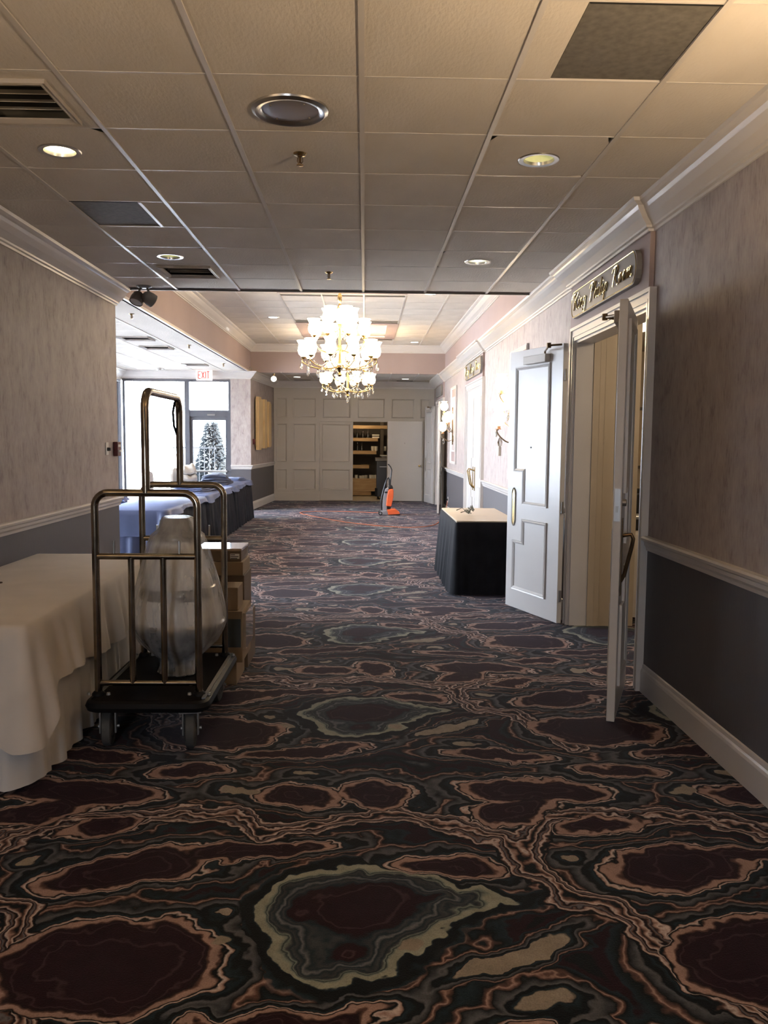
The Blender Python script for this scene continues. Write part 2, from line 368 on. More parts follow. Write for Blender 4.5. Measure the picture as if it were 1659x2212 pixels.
MAT['white_cloth'] = mat('white_table_linen', (.66, .60, .54), .9, var=.05, vscale=5, bump=.12, bscale=14, sheen=.2)
MAT['white_skirt'] = mat('white_table_skirt_linen', (.66, .63, .60), .9, var=.05, vscale=5, bump=.12, bscale=14, sheen=.2)
MAT['blue_cloth'] = mat('slate_blue_satin_cloth', (.10, .13, .25), .5, var=.08, vscale=5, bump=.15, bscale=12)
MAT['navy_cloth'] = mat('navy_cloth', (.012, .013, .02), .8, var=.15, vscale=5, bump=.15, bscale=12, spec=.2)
MAT['indigo'] = mat('indigo_cloth', (.035, .045, .085), .6, var=.15, vscale=5, bump=.15, bscale=12)
MAT['black_cloth'] = mat('black_polyester_skirt', (.010, .010, .013), .8, var=.2, vscale=8, bump=.1, bscale=12, spec=.2)
MAT['laminate'] = mat('cream_laminate', (.60, .50, .37), .35, var=.06, vscale=3)
MAT['card'] = mat('kraft_cardboard', (.23, .16, .095), .8, var=.08, vscale=5)
MAT['card2'] = mat('darker_kraft_cardboard', (.13, .09, .06), .75, var=.08, vscale=5)
MAT['tape'] = mat('glossy_packing_film', (.30, .22, .15), .08, var=.2, vscale=8, coat=1)
MAT['label'] = mat('paper_label', (.7, .69, .66), .7, var=.02)
MAT['ink'] = mat('black_ink', (.02, .02, .02), .6)
MAT['teal_print'] = mat('teal_box_print', (.035, .042, .042), .7)
MAT['film'] = plastic_film()
MAT['frost'] = mat('frosted_alabaster_glass', (.78, .75, .71), .35, var=.08, vscale=4, spec=.6)
MAT['smoke'] = mat('dark_smoked_glass', (.035, .033, .032), .18, var=.2, spec=.6)
MAT['pewter'] = mat('pewter_metal', (.42, .40, .37), .3, metal=1)
MAT['glass'] = glass_mat('window_glass', (.97, .985, 1))
MAT['crystal'] = glass_mat('crystal_glass', (.96, .95, .92), gl=.35, rough=.05)
MAT['bottle'] = glass_mat('bottle_glass', (.75, .78, .74), gl=.15)
MAT['lit'] = mat('lit_glass_shade', (.9, .85, .75), .3, emit=(1.0, .80, .52), estr=8)
MAT['lit_low'] = mat('dim_glass_shade', (.9, .85, .75), .3, emit=(1.0, .80, .52), estr=1.2)
MAT['lit_soft'] = mat('lit_lamp_lens', (.9, .85, .7), .3, emit=(1.0, .86, .60), estr=7)
MAT['lit_dim'] = mat('lamp_reflector_glow', (.7, .68, .40), .35, emit=(.75, .75, .35), estr=.35)
MAT['white_lit'] = mat('led_downlight_lens', (.9, .9, .9), .3, emit=(1, .95, .88), estr=5)
MAT['perf'] = mat('perforated_return_grille', (.13, .12, .105), .7, var=.2, vscale=30)
MAT['vent'] = mat('beige_enamel_vent', (.42, .38, .34), .45, var=.05)
MAT['dark'] = mat('dark_void', (.008, .008, .008), .9)
MAT['spk'] = mat('aluminium_speaker_grille', (.42, .40, .41), .35, metal=.7, var=.05)
MAT['taupe'] = mat('taupe_enamel', (.17, .15, .13), .4, var=.05)
MAT['sign'] = mat('grey_sign_board', (.20, .185, .18), .4, var=.04)
MAT['gold'] = mat('gilt_lettering', (.85, .70, .36), .2, metal=1, emit=None)
MAT['red'] = mat('red_enamel', (.10, .012, .012), .4)
MAT['redplastic'] = mat('exit_red_letters', (.8, .05, .04), .4, emit=(1, .06, .04), estr=.6)
MAT['exit_face'] = mat('exit_sign_face', (.9, .85, .82), .4, emit=(1, .86, .80), estr=.8)
MAT['plate'] = mat('white_plastic_plate', (.62, .60, .57), .4)
MAT['pine'] = wood_mat('pale_pine', (.52, .36, .17), (.66, .49, .27), 3, .5, (14, 14, 1))
MAT['shelfwood'] = wood_mat('shelf_plywood', (.42, .26, .12), (.52, .35, .18), 3, .6, (1, 10, 10))
MAT['orange'] = mat('orange_vacuum_plastic', (.75, .13, .035), .45, var=.06)
MAT['vgrey'] = mat('grey_vacuum_plastic', (.28, .29, .33), .4)
MAT['black'] = mat('black_plastic', (.018, .018, .02), .35)
MAT['cord'] = mat('orange_power_cord', (.55, .14, .05), .6)
MAT['china'] = mat('white_china', (.72, .68, .58), .3)
MAT['closetfloor'] = mat('beige_vinyl_floor', (.42, .36, .27), .6, var=.06, vscale=2)
MAT['closetwall'] = mat('dark_closet_paint', (.09, .075, .06), .8)
MAT['chair'] = mat('ivory_chair_cover', (.48, .44, .38), .8, bump=.1, bscale=10)
MAT['needles'] = mat('conifer_needles', (.010, .015, .019), .9, var=.4, vscale=8)
MAT['bark'] = mat('bark', (.12, .09, .07), .9)
MAT['paving'] = mat('pale_concrete_paving', (.55, .55, .55), .9, var=.06, vscale=.6)
MAT['rail'] = mat('grey_painted_railing', (.02, .021, .024), .5)
MAT['twig'] = mat('grey_green_dried_sprig', (.12, .12, .09), .8)
MAT['bronze'] = mat('aged_bronze', (.16, .11, .065), .35, metal=1, var=.2, vscale=20)
MAT['bulbtan'] = mat('candle_cup_ceramic', (.45, .24, .13), .5)
MAT['screen'] = mat('tan_wall_board', (.60, .48, .34), .6)

# ------------------------------------------------------------------ setting: floor, ground, roof
XL, XR, ZC = -2.47, 1.79, 3.05
G = 0.612; GX = lambda k: -0.02+G*k; GY = lambda j: 3.48+G*j
YE = GY(8)                       # edge of the front ceiling
BW = 21.35                       # back wall
PB = 18.35                       # glazed end wall and pier
TL, TB, TZ = -2.53, 18.6, 3.67   # raised ceiling tray
struct(MB().box(-5.6, 8.2, -6.3, BW+.02, -.1, 0).build('floor', MAT['carpet']), 'carpet with swirling agate pattern in maroon, black and pink', 'carpet')
struct(MB().box(-2.4, 2.0, BW+.02, 24.4, -.1, 0.0).build('floor', MAT['closetfloor']), 'beige vinyl floor inside the storage closet', 'floor')
struct(MB().box(-60, 40, -40, 90, -.4, -.15).build('ground', MAT['paving']), 'pale sunlit paving outside the windows', 'ground')
struct(MB().box(-5.7, 8.3, -6.4, 24.6, 4.05, 4.2).build('roof', MAT['slab']), 'flat roof slab above the ceilings', 'roof')

# ------------------------------------------------------------------ ceilings: tiles and grid bars, one by one
tile_me = MB().box(-.300, .300, -.300, .300, 0, .02)
def make_tile_proto():
    o = tile_me.build('tile', MAT['tile']); me = o.data; bpy.data.objects.remove(o); return me
TILE = make_tile_proto()
def tile_hole(cx, cy, r, n=28):
    mb = MB(); h = .300; ring = []; sq = []
    for k in range(n):
        a = 2*math.pi*k/n; ring.append((cx+r*math.cos(a), cy+r*math.sin(a)))
        dx, dy = math.cos(a), math.sin(a)
        t = min(((h-cx)/dx if dx > 1e-9 else ((-h-cx)/dx if dx < -1e-9 else 9)), ((h-cy)/dy if dy > 1e-9 else ((-h-cy)/dy if dy < -1e-9 else 9)))
        sq.append((cx+dx*t, cy+dy*t))
    for z in (0,):
        a = [mb.pt((x, y, 0)) for x, y in ring]; b = [mb.pt((x, y, 0)) for x, y in sq]; c = [mb.pt((x, y, .02)) for x, y in ring]
        for k in range(n):
            k2 = (k+1) % n; mb.face((a[k], a[k2], b[k2], b[k])); mb.face((a[k], c[k], c[k2], a[k2]))
    return mb
def add_tile(parent, x, y, z):
    o = bpy.data.objects.new('tile', TILE); COL.objects.link(o); o.parent = parent; o.location = (x, y, z); return o
def bars(parent, xs, ys, x0, x1, y0, y1, z, skip=None):
    for x in xs:
        MB().box(x-.011, x+.011, y0, y1, z-.006, z+.02).build('grid_bar', MAT['grid'], parent)
    for y in ys:
        MB().box(x0, x1, y-.005, y+.005, z-.002, z+.02).build('grid_bar', MAT['grid'], parent)

ceil = MB().box(XL-.13, XR+.14, -6.3, YE, ZC+.06, ZC+.16).build('ceiling', MAT['slab'])
struct(ceil, 'low front ceiling of square fissured tiles in a metal grid', 'ceiling')
holes = {(-3, 1): (-1.57, 4.42), (1, 1): (.90, 4.43), (-3, 5): (-1.58, 6.88), (1, 5): (.92, 6.91)}
special = {(1, -1), (-3, 3), (-3, 0), (-3, 6)}
for k in range(-4, 3):
    for j in range(-4, 8):
        cx, cy = GX(k)+G/2, GY(j)+G/2
        if (k, j) in special: continue
        if (k, j) in holes:
            hx, hy = holes[(k, j)]
            o = tile_hole(hx-cx, hy-cy, .082).build('tile', MAT['tile'], ceil); o.location = (cx, cy, ZC); continue
        add_tile(ceil, cx, cy, ZC)
bars(ceil, [GX(k) for k in range(-3, 3)], [GY(j) for j in range(-4, 8)], XL, XR, GY(-4), YE, ZC)
MB().box(XL, XR, -6.2, GY(-4), ZC, ZC+.02).build('tile_field', MAT['tile'], ceil)

tray = MB().box(TL-.1, XR+.2, YE-.1, TB+.1, 3.96, 4.04).build('ceiling', MAT['slab'])
struct(tray, 'raised tray ceiling of cream tiles above the chandeliers', 'ceiling')
TY = lambda j: 8.50+G*j
cof = [(10.9, ), (16.2, )]
def in_coffer(x, y): return any(abs(x+.326) < .95 and abs(y-c[0]) < 1.15 for c in cof)
for k in range(-5, 4):
    for j in range(-1, 17):
        cx, cy = GX(k)+G/2, TY(j)+G/2
        if cx < TL-.2 or cx > XR+.2 or in_coffer(cx, cy): continue
        add_tile(tray, cx, cy, TZ)
for (cy,) in cof:
    # flat surround and recess of the coffer
    x0, x1, y0, y1 = -.326-.93, -.326+.93, cy-1.13, cy+1.13
    mb = MB()
    for a in ((x0, x1, y0, y0+.2), (x0, x1, y1-.2, y1), (x0, x0+.2, y0+.2, y1-.2), (x1-.2, x1, y0+.2, y1-.2)): mb.box(*a, TZ-.012, TZ+.02)
    mb.build('coffer_surround', MAT['mauve'], tray)
    mb = MB(); i = .2
    mb.box(x0+i-.02, x0+i, y0+i, y1-i, TZ, 3.94); mb.box(x1-i, x1-i+.02, y0+i, y1-i, TZ, 3.94)
    mb.box(x0+i, x1-i, y0+i-.02, y0+i, TZ, 3.94); mb.box(x0+i, x1-i, y1-i, y1-i+.02, TZ, 3.94)
    mb.box(x0+i, x1-i, y0+i, y1-i, 3.92, 3.94)
    mb.build('coffer_recess', MAT['trim'], tray)
    # filler strips between the coffer and the regular tiles
    mb = MB()
    mb.box(x0, x1, y1, y1+.31, TZ, TZ+.02); mb.box(x0, x1, y0-.31, y0, TZ, TZ+.02)
    mb.build('filler_tile', MAT['tile'], tray)
for k in range(-4, 4):
    x = GX(k)
    if x > XR: continue
    segs = [(8.4, TB)] if abs(x+.326) > .95 else [(8.4, 9.77), (12.03, 15.07), (17.33, TB)]
    for a, b in segs: MB().box(x-.011, x+.011, a, b, TZ-.006, TZ+.02).build('grid_bar', MAT['grid'], tray)
for j in range(0, 17):
    y = TY(j)
    segs = [(TL, XR)] if not any(abs(y-c[0]) < 1.13 for c in cof) else [(TL, -1.256), (.604, XR)]
    for a, b in segs: MB().box(a, b, y-.005, y+.005, TZ-.002, TZ+.02).build('grid_bar', MAT['grid'], tray)

bay = MB().box(-5.45, TL-.07, YE, TB+.2, ZC+.05, ZC+.15).build('ceiling', MAT['slab'])
struct(bay, 'low white tile ceiling of the bright window bay', 'ceiling')
BX = lambda k: -3.07-G*k
for k in range(-1, 4):
    for j in range(0, 17):
        cx, cy = BX(k)-G/2, 8.46+G*j+G/2
        if k == -1: continue
        if (k, j) in ((0, 6), (0, 8), (0, 13)): continue
        add_tile(bay, cx, cy, ZC)
MB().box(-3.07, TL, YE, TB, ZC, ZC+.02).build('border_tile', MAT['tile'], bay)
bars(bay, [BX(k) for k in range(0, 4)], [8.46+G*j for j in range(0, 17)], -5.40, -3.07, YE, TB, ZC)

hall = MB().box(TL-.1, XR+.1, TB+.1, BW+.1, ZC+.05, ZC+.15).build('ceiling', MAT['slab'])
struct(hall, 'low tile ceiling in front of the panelled closet wall', 'ceiling')
for k in range(-4, 3):
    for j in range(0, 5):
        cy = TB+.06+G*j+G/2
        if cy > BW: continue
        add_tile(hall, GX(k)+G/2, cy, ZC)
bars(hall, [GX(k) for k in range(-3, 3)], [TB+.06+G*j for j in range(1, 5)], -2.4, XR, TB, BW, ZC)

# ------------------------------------------------------------------ walls
D1 = (5.215, 7.02); D2 = (12.46, 14.36); D3 = (18.62, 20.30); DH = 2.43
mb = MB(); segs = [(-6.3, D1[0]), (D1[1], D2[0]), (D2[1], D3[0]), (D3[1], BW+.1)]
for a, b in segs: mb.box(XR, XR+.14, a, b, 0, ZC+.1)
for a, b in (D1, D2, D3): mb.box(XR, XR+.14, a, b, DH, ZC+.1)
struct(mb.build('wall_right', MAT['wall']), 'right corridor wall with mottled wallpaper above a grey dado', 'wall')
struct(MB().box(XL-.13, XL, -6.3, YE, 0, ZC+.1).build('wall_left', MAT['wall']), 'left corridor wall with mottled wallpaper above a grey dado', 'wall')
mb = MB(); mb.box(-2.6, -1.55, -6.3, -6.2, 0, ZC+.1); mb.box(-.65, 1.93, -6.3, -6.2, 0, ZC+.1); mb.box(-1.55, -.65, -6.3, -6.2, 2.1, ZC+.1); mb.box(-1.55, -.65, -6.3, -6.2, 0, .9)  # unseen opening added so cool daylight reaches the near corridor
struct(mb.build('wall_rear', MAT['wall']), 'rear corridor wall behind the camera with a wide window opening', 'wall')
# tray fascias
struct(MB().box(TL-.07, TL, YE, TB+.12, ZC, 4.0).build('wall_tray_left', MAT['mauve']), 'mauve fascia of the raised ceiling tray, beside the window bay', 'wall')
struct(MB().box(TL, XR, TB, TB+.12, ZC, 4.0).build('wall_tray_back', MAT['mauve']), 'mauve fascia across the far end of the ceiling tray', 'wall')
struct(MB().box(XR, XR+.14, YE, TB+.12, ZC+.1, 4.0).build('wall_tray_right', MAT['mauve']), 'mauve fascia above the right wall crown moulding', 'wall')
struct(MB().box(TL, XR, YE-.1, YE, ZC, 4.0).build('wall_tray_front', MAT['mauve']), 'mauve fascia at the near end of the ceiling tray', 'wall')
struct(MB().box(XL, XR, YE-.012, YE+.004, ZC-.012, ZC+.03).build('trim_1', MAT['taupe']), 'dark metal edge strip along the end of the front ceiling', 'trim')
struct(MB().box(TL-.02, TL+.012, YE, TB, ZC-.012, ZC+.02).build('trim_2', MAT['grid']), 'white edge strip between mauve fascia and bay ceiling', 'trim')
# bay walls
struct(MB().box(-5.6, XL-.13, YE-.12, YE, 0, ZC+.1).build('wall_bay_front', MAT['wall']), 'near end wall of the window bay', 'wall')
mb = MB(); mb.box(-2.94, -2.50, PB, PB+.15, 0, ZC+.1); mb.box(-5.5, -2.94, PB, PB+.15, 2.87, ZC+.1)
struct(mb.build('wall_pier', MAT['wall']), 'wallpapered pier beside the glass exit door', 'wall')
mb = MB(); mb.box(-5.44, -5.30, YE-.12, PB+.15, 2.84, ZC+.1); mb.box(-5.44, -5.30, YE-.12, 8.6, 0, 2.84)
struct(mb.build('wall_bay_side', MAT['trim']), 'header above the side windows of the bay', 'wall')
struct(MB().prism([(-2.50, PB+.15), (-2.32, BW+.1), (-2.5, BW+.1), (-2.66, PB+.15)], 0, ZC+.1).build('wall_back_left', MAT['wall']), 'short wall with pine slats left of the closet panelling', 'wall')

# ------------------------------------------------------------------ mouldings
CROWN = [(0, 2.885), (.012, 2.885), (.014, 2.90), (.030, 2.905), (.032, 2.918), (.045, 2.93), (.075, 2.955), (.105, 2.992), (.118, 3.012), (.132, 3.018), (.15, 3.03), (.155, 3.05), (0, 3.05)]
RAIL = [(0, .91), (.012, .91), (.016, .93), (.026, .945), (.028, .965), (.045, .975), (.05, .99), (.04, 1.0), (0, 1.0)]
BASE = [(0, 0), (.02, 0), (.02, .13), (.016, .145), (.010, .155), (.008, .175), (0, .18)]
def shift(prof, dz, s=1.0, ztop=None): return [(d*s, z+dz) for d, z in prof]
pj = .035
crown_path = [(XR, -6.2), (XR, 5.20), (XR-pj, 5.20), (XR-pj, 7.17), (XR, 7.17), (XR, 12.30), (XR-pj, 12.30), (XR-pj, 14.50), (XR, 14.50), (XR, 18.50), (XR-pj, 18.5), (XR-pj, 20.4), (XR, 20.4), (XR, BW)]
n = [0]
def trim(mb, label, mt=None, smooth=False):
    n[0] += 1; return struct(mb.build('trim_%d' % (n[0]+2), mt or MAT['trim'], smooth=smooth, angle=25), label, 'trim')
trim(MB().sweep(crown_path, CROWN), 'cream crown moulding along the top of the right wall')
trim(MB().sweep([(XL, YE+.02), (XL, -6.2)], CROWN), 'cream crown moulding along the top of the left wall')
trim(MB().sweep([(TL, YE), (TL, TB), (XR, TB), (XR, YE)], [(d*.9, z+.62) for d, z in CROWN], left=False), 'cream crown moulding around the raised ceiling tray')
trim(MB().sweep([(-5.30, YE), (-5.30, PB), (-2.50, PB), (-2.50, PB+.15), (-2.323, BW-.03), (XR, BW-.03)], CROWN, left=False), 'white crown moulding above the bay windows and pier')
for i, (a, b) in enumerate([(-6.2, 5.12), (7.15, 12.34), (14.48, 18.5)]):
    names = ['nearest the camera', 'between the open and the closed double doors', 'beyond the closed double doors']
    trim(MB().sweep([(XR, a), (XR, b)], RAIL), 'chair rail on the right wall, stretch '+names[i])
    struct(MB().sweep([(XR, a), (XR, b)], BASE).build('baseboard_right', MAT['trim']), 'white baseboard on the right wall, stretch '+names[i], 'baseboard')
trim(MB().sweep([(XL, YE+.01), (XL, -6.2)], RAIL), 'chair rail on the left wall above the white table')
struct(MB().sweep([(XL, YE), (XL, -6.2)], BASE).build('baseboard_left', MAT['trim']), 'white baseboard on the left wall', 'baseboard')
trim(MB().sweep([(-2.94, PB), (-2.50, PB), (-2.50, PB+.15), (-2.323, BW-.03)], RAIL, left=False), 'chair rail wrapping the pier and the pine slat wall')
struct(MB().sweep([(-2.94, PB), (-2.50, PB), (-2.50, PB+.15), (-2.323, BW-.03)], BASE, left=False).build('baseboard_pier', MAT['trim']), 'white baseboard below the pine slats', 'baseboard')
# door surrounds: head panel, casings
def surround(a, b, label, w=.11):
    e = MB()
    e.box(XR-.03, XR, a-w, a, 0, 2.54); e.box(XR-.03, XR, b, b+w, 0, 2.54); e.box(XR-.03, XR, a, b, DH, 2.54)
    e.box(XR-.045, XR-.03, a-w, a-w+.025, 0, 2.54); e.box(XR-.045, XR-.03, b+w-.025, b+w, 0, 2.54); e.box(XR-.045, XR-.03, a-w+.025, b+w-.025, 2.515, 2.54)
    e.box(XR-.038, XR-.03, a-.03, a-.012, 0, 2.46); e.box(XR-.038, XR-.03, b+.012, b+.03, 0, 2.46); e.box(XR-.038, XR-.03, a-.03, b+.03, 2.46, 2.475)
    e.box(XR-.01, XR+.14, a-.001, a+.02, 0, DH); e.box(XR-.01, XR+.14, b-.02, b+.001, 0, DH); e.box(XR-.01, XR+.14, a+.02, b-.02, DH-.02, DH+.001)
    trim(e, 'painted door casing '+label)
    trim(MB().box(XR-.03, XR, a-.02, b+.13, 2.54, 2.9), 'painted head panel above '+label, MAT['mauve'])
surround(*D1, 'of the open double doors near the camera', .085)
surround(*D2, 'of the closed double doors')
surround(*D3, 'of the far double doors by the closet')

# ------------------------------------------------------------------ door leaves
UP = [(.19, 1.0), (.19, 2.27), (.76, 2.27), (.76, 1.30), (.60, 1.30), (.60, 1.0)]
LO = [(.19, .19), (.19, .87), (.60, .87), (.60, .66), (.76, .66), (.76, .19)]
def leaf(idx, hinge, tip, label, side=1, closer=True, push=True, pull=False, flip=False, H=2.415, latch=False):
    hx, hy = hinge; tx, ty = tip; ang = math.atan2(ty-hy, tx-hx); Lx = math.hypot(tx-hx, ty-hy)
    e = empty('door_%d' % idx, (hx, hy, 0), ang); struct(e, label, 'door'); t = .045; s = Lx/.88
    MB().box(0, Lx, -t/2, t/2, .012, H).build('leaf', MAT['door'], e, bevel=.003)
    for sd in (1, -1):
        # local x along the leaf, z up; moulding raised from both faces
        M4 = Matrix(((1, 0, 0, 0), (0, 0, sd, sd*t/2), (0, 1, 0, 0), (0, 0, 0, 1)))
        for P in (UP, LO):
            poly = [(x*s, z) for x, z in P]
            MB().mould(poly, -.032, .014, M4).build('panel_moulding', MAT['door'], e)
    f = side*t/2
    if push:
        mb = MB(); x = .755*s
        pr = [(x-.03, .84), (x-.03, 1.10), (x-.018, 1.13), (x, 1.15), (x+.018, 1.13), (x+.03, 1.10), (x+.03, .84), (x+.018, .81), (x, .79), (x-.018, .81)]
        mb.T = Matrix(((1, 0, 0, 0), (0, 0, side, f), (0, 1, 0, 0), (0, 0, 0, 1))); mb.prism(pr, 0, .006); p = mb.build('push_plate', MAT['brass'], e)
        mb = MB(); mb.T = Matrix(((1, 0, 0, 0), (0, 0, side, f), (0, 1, 0, 0), (0, 0, 0, 1))); mb.mould(pr, -.008, .011); mb.build('beaded_rim', MAT['chrome'], p)
        MB().lathe([(0, 0), (.008, 0), (.008, .006), (0, .008)], n=12).build('peephole', MAT['black'], e).matrix_local = Matrix.Translation((.48*s, f, 1.53)) @ Matrix.Rotation(R_(-90*side), 4, 'X')
    if closer:
        c = MB().box(.20*s, .56*s, f, f+side*.055, 2.275, 2.345).build('door_closer', MAT['vent'], e, bevel=.004)
        MB().tube([(.24*s, f+side*.03, 2.345), (.24*s, f+side*.03, 2.37), (.10*s, f+side*.10, 2.375), (-.02, f+side*.16, 2.385), (-.12, f+side*.10, 2.385)], .009, 8).build('closer_arm', MAT['bronze'], c)
        MB().lathe([(0, -.02), (.018, -.02), (.018, .02), (0, .02)], (-.02, f+side*.16, 2.385), 10).build('arm_joint', MAT['bronze'], c)
    if pull:
        x = Lx-.10; q = -side; g = q*t/2
        MB().box(x-.025, x+.025, g, g+q*.005, .72, 1.16).build('pull_plate', MAT['bronze'], e, bevel=.002)
        MB().tube([(x, g, 1.06), (x, g+q*.05, 1.07), (x, g+q*.062, 1.045), (x, g+q*.055, 1.0), (x, g+q*.02, .84), (x, g, .80)], .011, 8).build('pull_handle', MAT['bronze'], e, smooth=True)
        MB().lathe([(0, 0), (.02, 0), (.02, .02), (0, .024)], n=14).build('cylinder_lock', MAT['chrome'], e).matrix_local = Matrix.Translation((x+.03, g, 1.25)) @ Matrix.Rotation(R_(-90*q), 4, 'X')
    if latch:
        p = MB().box(Lx-.001, Lx+.003, -.016, .016, 1.15, 1.33).build('latch_plate', MAT['chrome'], e)
        MB().box(Lx, Lx+.012, -.008, .008, 1.20, 1.235).build('latch_bolt', MAT['pewter'], p)
    for z in (.25, 1.02, 2.15):
        MB().lathe([(0, -.05), (.012, -.05), (.012, .05), (0, .05)], (-.008, -side*(-.0), z), 10).build('hinge', MAT['chrome'], e)
    return e
leaf(1, (1.70, 5.27), (1.40, 4.52), 'open door leaf nearest the camera, seen almost edge on', side=-1, pull=True, latch=True, H=2.36)
leaf(2, (1.70, 7.04), (1.395, 7.87), 'open white door leaf with stepped panels beside the black table', side=1)
leaf(3, (XR+.02, D2[0]+.022), (XR+.02, 13.405), 'closed near leaf of the middle double doors', side=-1, closer=False, push=False)
leaf(4, (XR+.02, D2[1]-.022), (XR+.02, 13.412), 'closed far leaf of the middle double doors', side=1, closer=False, push=False)
leaf(5, (1.72, 18.62), (1.60, 17.76), 'open near leaf of the far double doors, folded towards the wall', side=1)
leaf(6, (1.72, 20.32), (1.56, 21.12), 'open far leaf of the far double doors, beside the closet', side=1)
for k, y in enumerate((13.30, 13.52)):
    h = empty('pull_handle', (XR-.005, y, 1.0), label='brass pull handle on the %s leaf of the middle closed doors' % ('near', 'far')[k], cat='handle', group='brass pulls on the closed double doors')
    MB().box(-.006, 0, -.03, .03, -.22, .16).build('back_plate', MAT['brass'], h)
    MB().tube([(0, 0, .10), (-.07, 0, .13), (-.09, 0, .09), (-.05, 0, -.12), (0, 0, -.18)], .012, 8).build('grip', MAT['brass'], h, smooth=True)

# ------------------------------------------------------------------ room beyond the open doors
mb = MB(); mb.box(XR+.14, 2.33, 6.99, 7.10, 0, ZC); mb.box(XR+.14, 8.2, 13.5, 13.6, 0, 3.2); mb.box(8.1, 8.2, 2.4, 13.6, 0, 3.2); mb.box(XR+.14, 8.2, 2.4, 2.5, 0, 3.2)
struct(mb.build('wall_banquet_room', MAT['beige']), 'beige walls inside the side room behind the open doors', 'wall')
struct(MB().box(XR+.14, 8.2, 2.4, 13.6, ZC, ZC+.1).build('ceiling', MAT['tile']), 'plain ceiling of the side room', 'ceiling')
mb = MB()
for x, w in ((1.985, .008), (2.03, .006)): mb.box(x, x+w, 6.988, 6.99, 0, 2.45)
trim(mb, 'thin beads on the beige return wall inside the open doors', MAT['beige'])
mb = MB(); mb.box(XR+.14, 4.0, 18.0, 18.1, 0, 3.1); mb.box(XR+.14, 4.0, 21.3, 21.45, 0, 3.1); mb.box(3.9, 4.0, 18.0, 21.4, 0, 3.1); mb.box(XR+.14, 4, 18, 21.4, 3.0, 3.1)
struct(mb.build('wall_far_room', MAT['beige']), 'walls of the unlit room behind the far double doors', 'wall')
mb = MB(); mb.box(XR+.14, XR+.3, 12.2, 14.6, 0, 3.1)
struct(mb.build('wall_closed_room', MAT['beige']), 'partition behind the closed double doors', 'wall')

# ------------------------------------------------------------------ back wall with closet
WX0, WX1 = -2.32, XR; OX0, OX1, OZ = -1.15, .59, 2.04
mb = MB(); mb.box(WX0, OX0, BW, BW+.12, 0, 3.1); mb.box(OX1, WX1, BW, BW+.12, 0, 3.1); mb.box(OX0, OX1, BW, BW+.12, OZ, 3.1)
wb = struct(mb.build('wall_back', MAT['panelwall']), 'grey-cream panelled closet wall at the end of the corridor', 'wall')
FM = Matrix(((1, 0, 0, 0), (0, 0, -1, BW), (0, 1, 0, 0), (0, 0, 0, 1)))
def rect(x0, x1, z0, z1): return [(x0, z0), (x0, z1), (x1, z1), (x1, z0)]
for x0, x1 in ((-2.25, -1.98), (-1.83, -1.24), (-1.07, -.36), (-.18, .52), (.69, 1.28), (1.43, 1.68)):
    MB().mould(rect(x0, x1, 2.13, 2.63), -.035, .02, FM).build('panel_moulding', MAT['panelwall'], wb)
for x0, x1 in ((-2.25, -1.98), (-1.83, -1.24), (1.60, 1.74)):
    MB().mould(rect(x0, x1, 1.0, 1.98), -.035, .02, FM).build('panel_moulding', MAT['panelwall'], wb)
    MB().mould(rect(x0, x1, .28, .82), -.035, .02, FM).build('panel_moulding', MAT['panelwall'], wb)
MB().box(OX0-.02, OX0, BW-.012, BW, 0, OZ+.02).build('opening_bead', MAT['panelwall'], wb)
MB().box(OX0, OX1+.02, BW-.012, BW, OZ, OZ+.02).build('opening_bead', MAT['panelwall'], wb)
struct(MB().box(WX0, OX0-.02, BW-.02, BW, 0, .2).build('baseboard_back', MAT['panelwall']), 'painted plinth under the closet panelling', 'baseboard')
e = empty('door_7', (OX0, BW-.01, 0)); struct(e, 'closed panelled closet door left of the open closet', 'door')
MB().box(.004, .86, 0, .04, .012, OZ-.005).build('leaf', MAT['panelwall'], e, bevel=.003)
FL = Matrix(((1, 0, 0, 0), (0, 0, -1, 0), (0, 1, 0, 0), (0, 0, 0, 1)))
MB().mould(rect(.06, .79, 1.0, 1.98), -.035, .02, FL).build('panel_moulding', MAT['panelwall'], e)
MB().mould(rect(.06, .79, .28, .82), -.035, .02, FL).build('panel_moulding', MAT['panelwall'], e)
for z in (.3, 1.05, 1.85): MB().box(-.012, .008, -.012, .002, z-.05, z+.05).build('hinge', MAT['pewter'], e)
e = empty('door_8', (.59, BW-.075, 0)); struct(e, 'plain white closet door swung open flat against the panelling', 'door')
MB().box(.01, .90, 0, .045, .012, OZ+.02).build('leaf', MAT['door'], e, bevel=.003)
MB().box(.905, .93, .01, .06, 0, OZ+.01).build('edge_stop', MAT['panelwall'], e)
k = MB().lathe([(0, 0), (.03, 0), (.03, .006), (.012, .01), (.012, .035), (.028, .045), (.03, .06), (.02, .072), (0, .075)], n=16).build('knob', MAT['brass'], e, smooth=True)
k.matrix_local = Matrix.Translation((.83, 0, .92)) @ Matrix.Rotation(R_(90), 4, 'X')
MB().lathe([(0, 0), (.008, 0), (0, .006)], n=10).build('peephole', MAT['black'], e).matrix_local = Matrix.Translation((.45, 0, 1.5)) @ Matrix.Rotation(R_(90), 4, 'X')
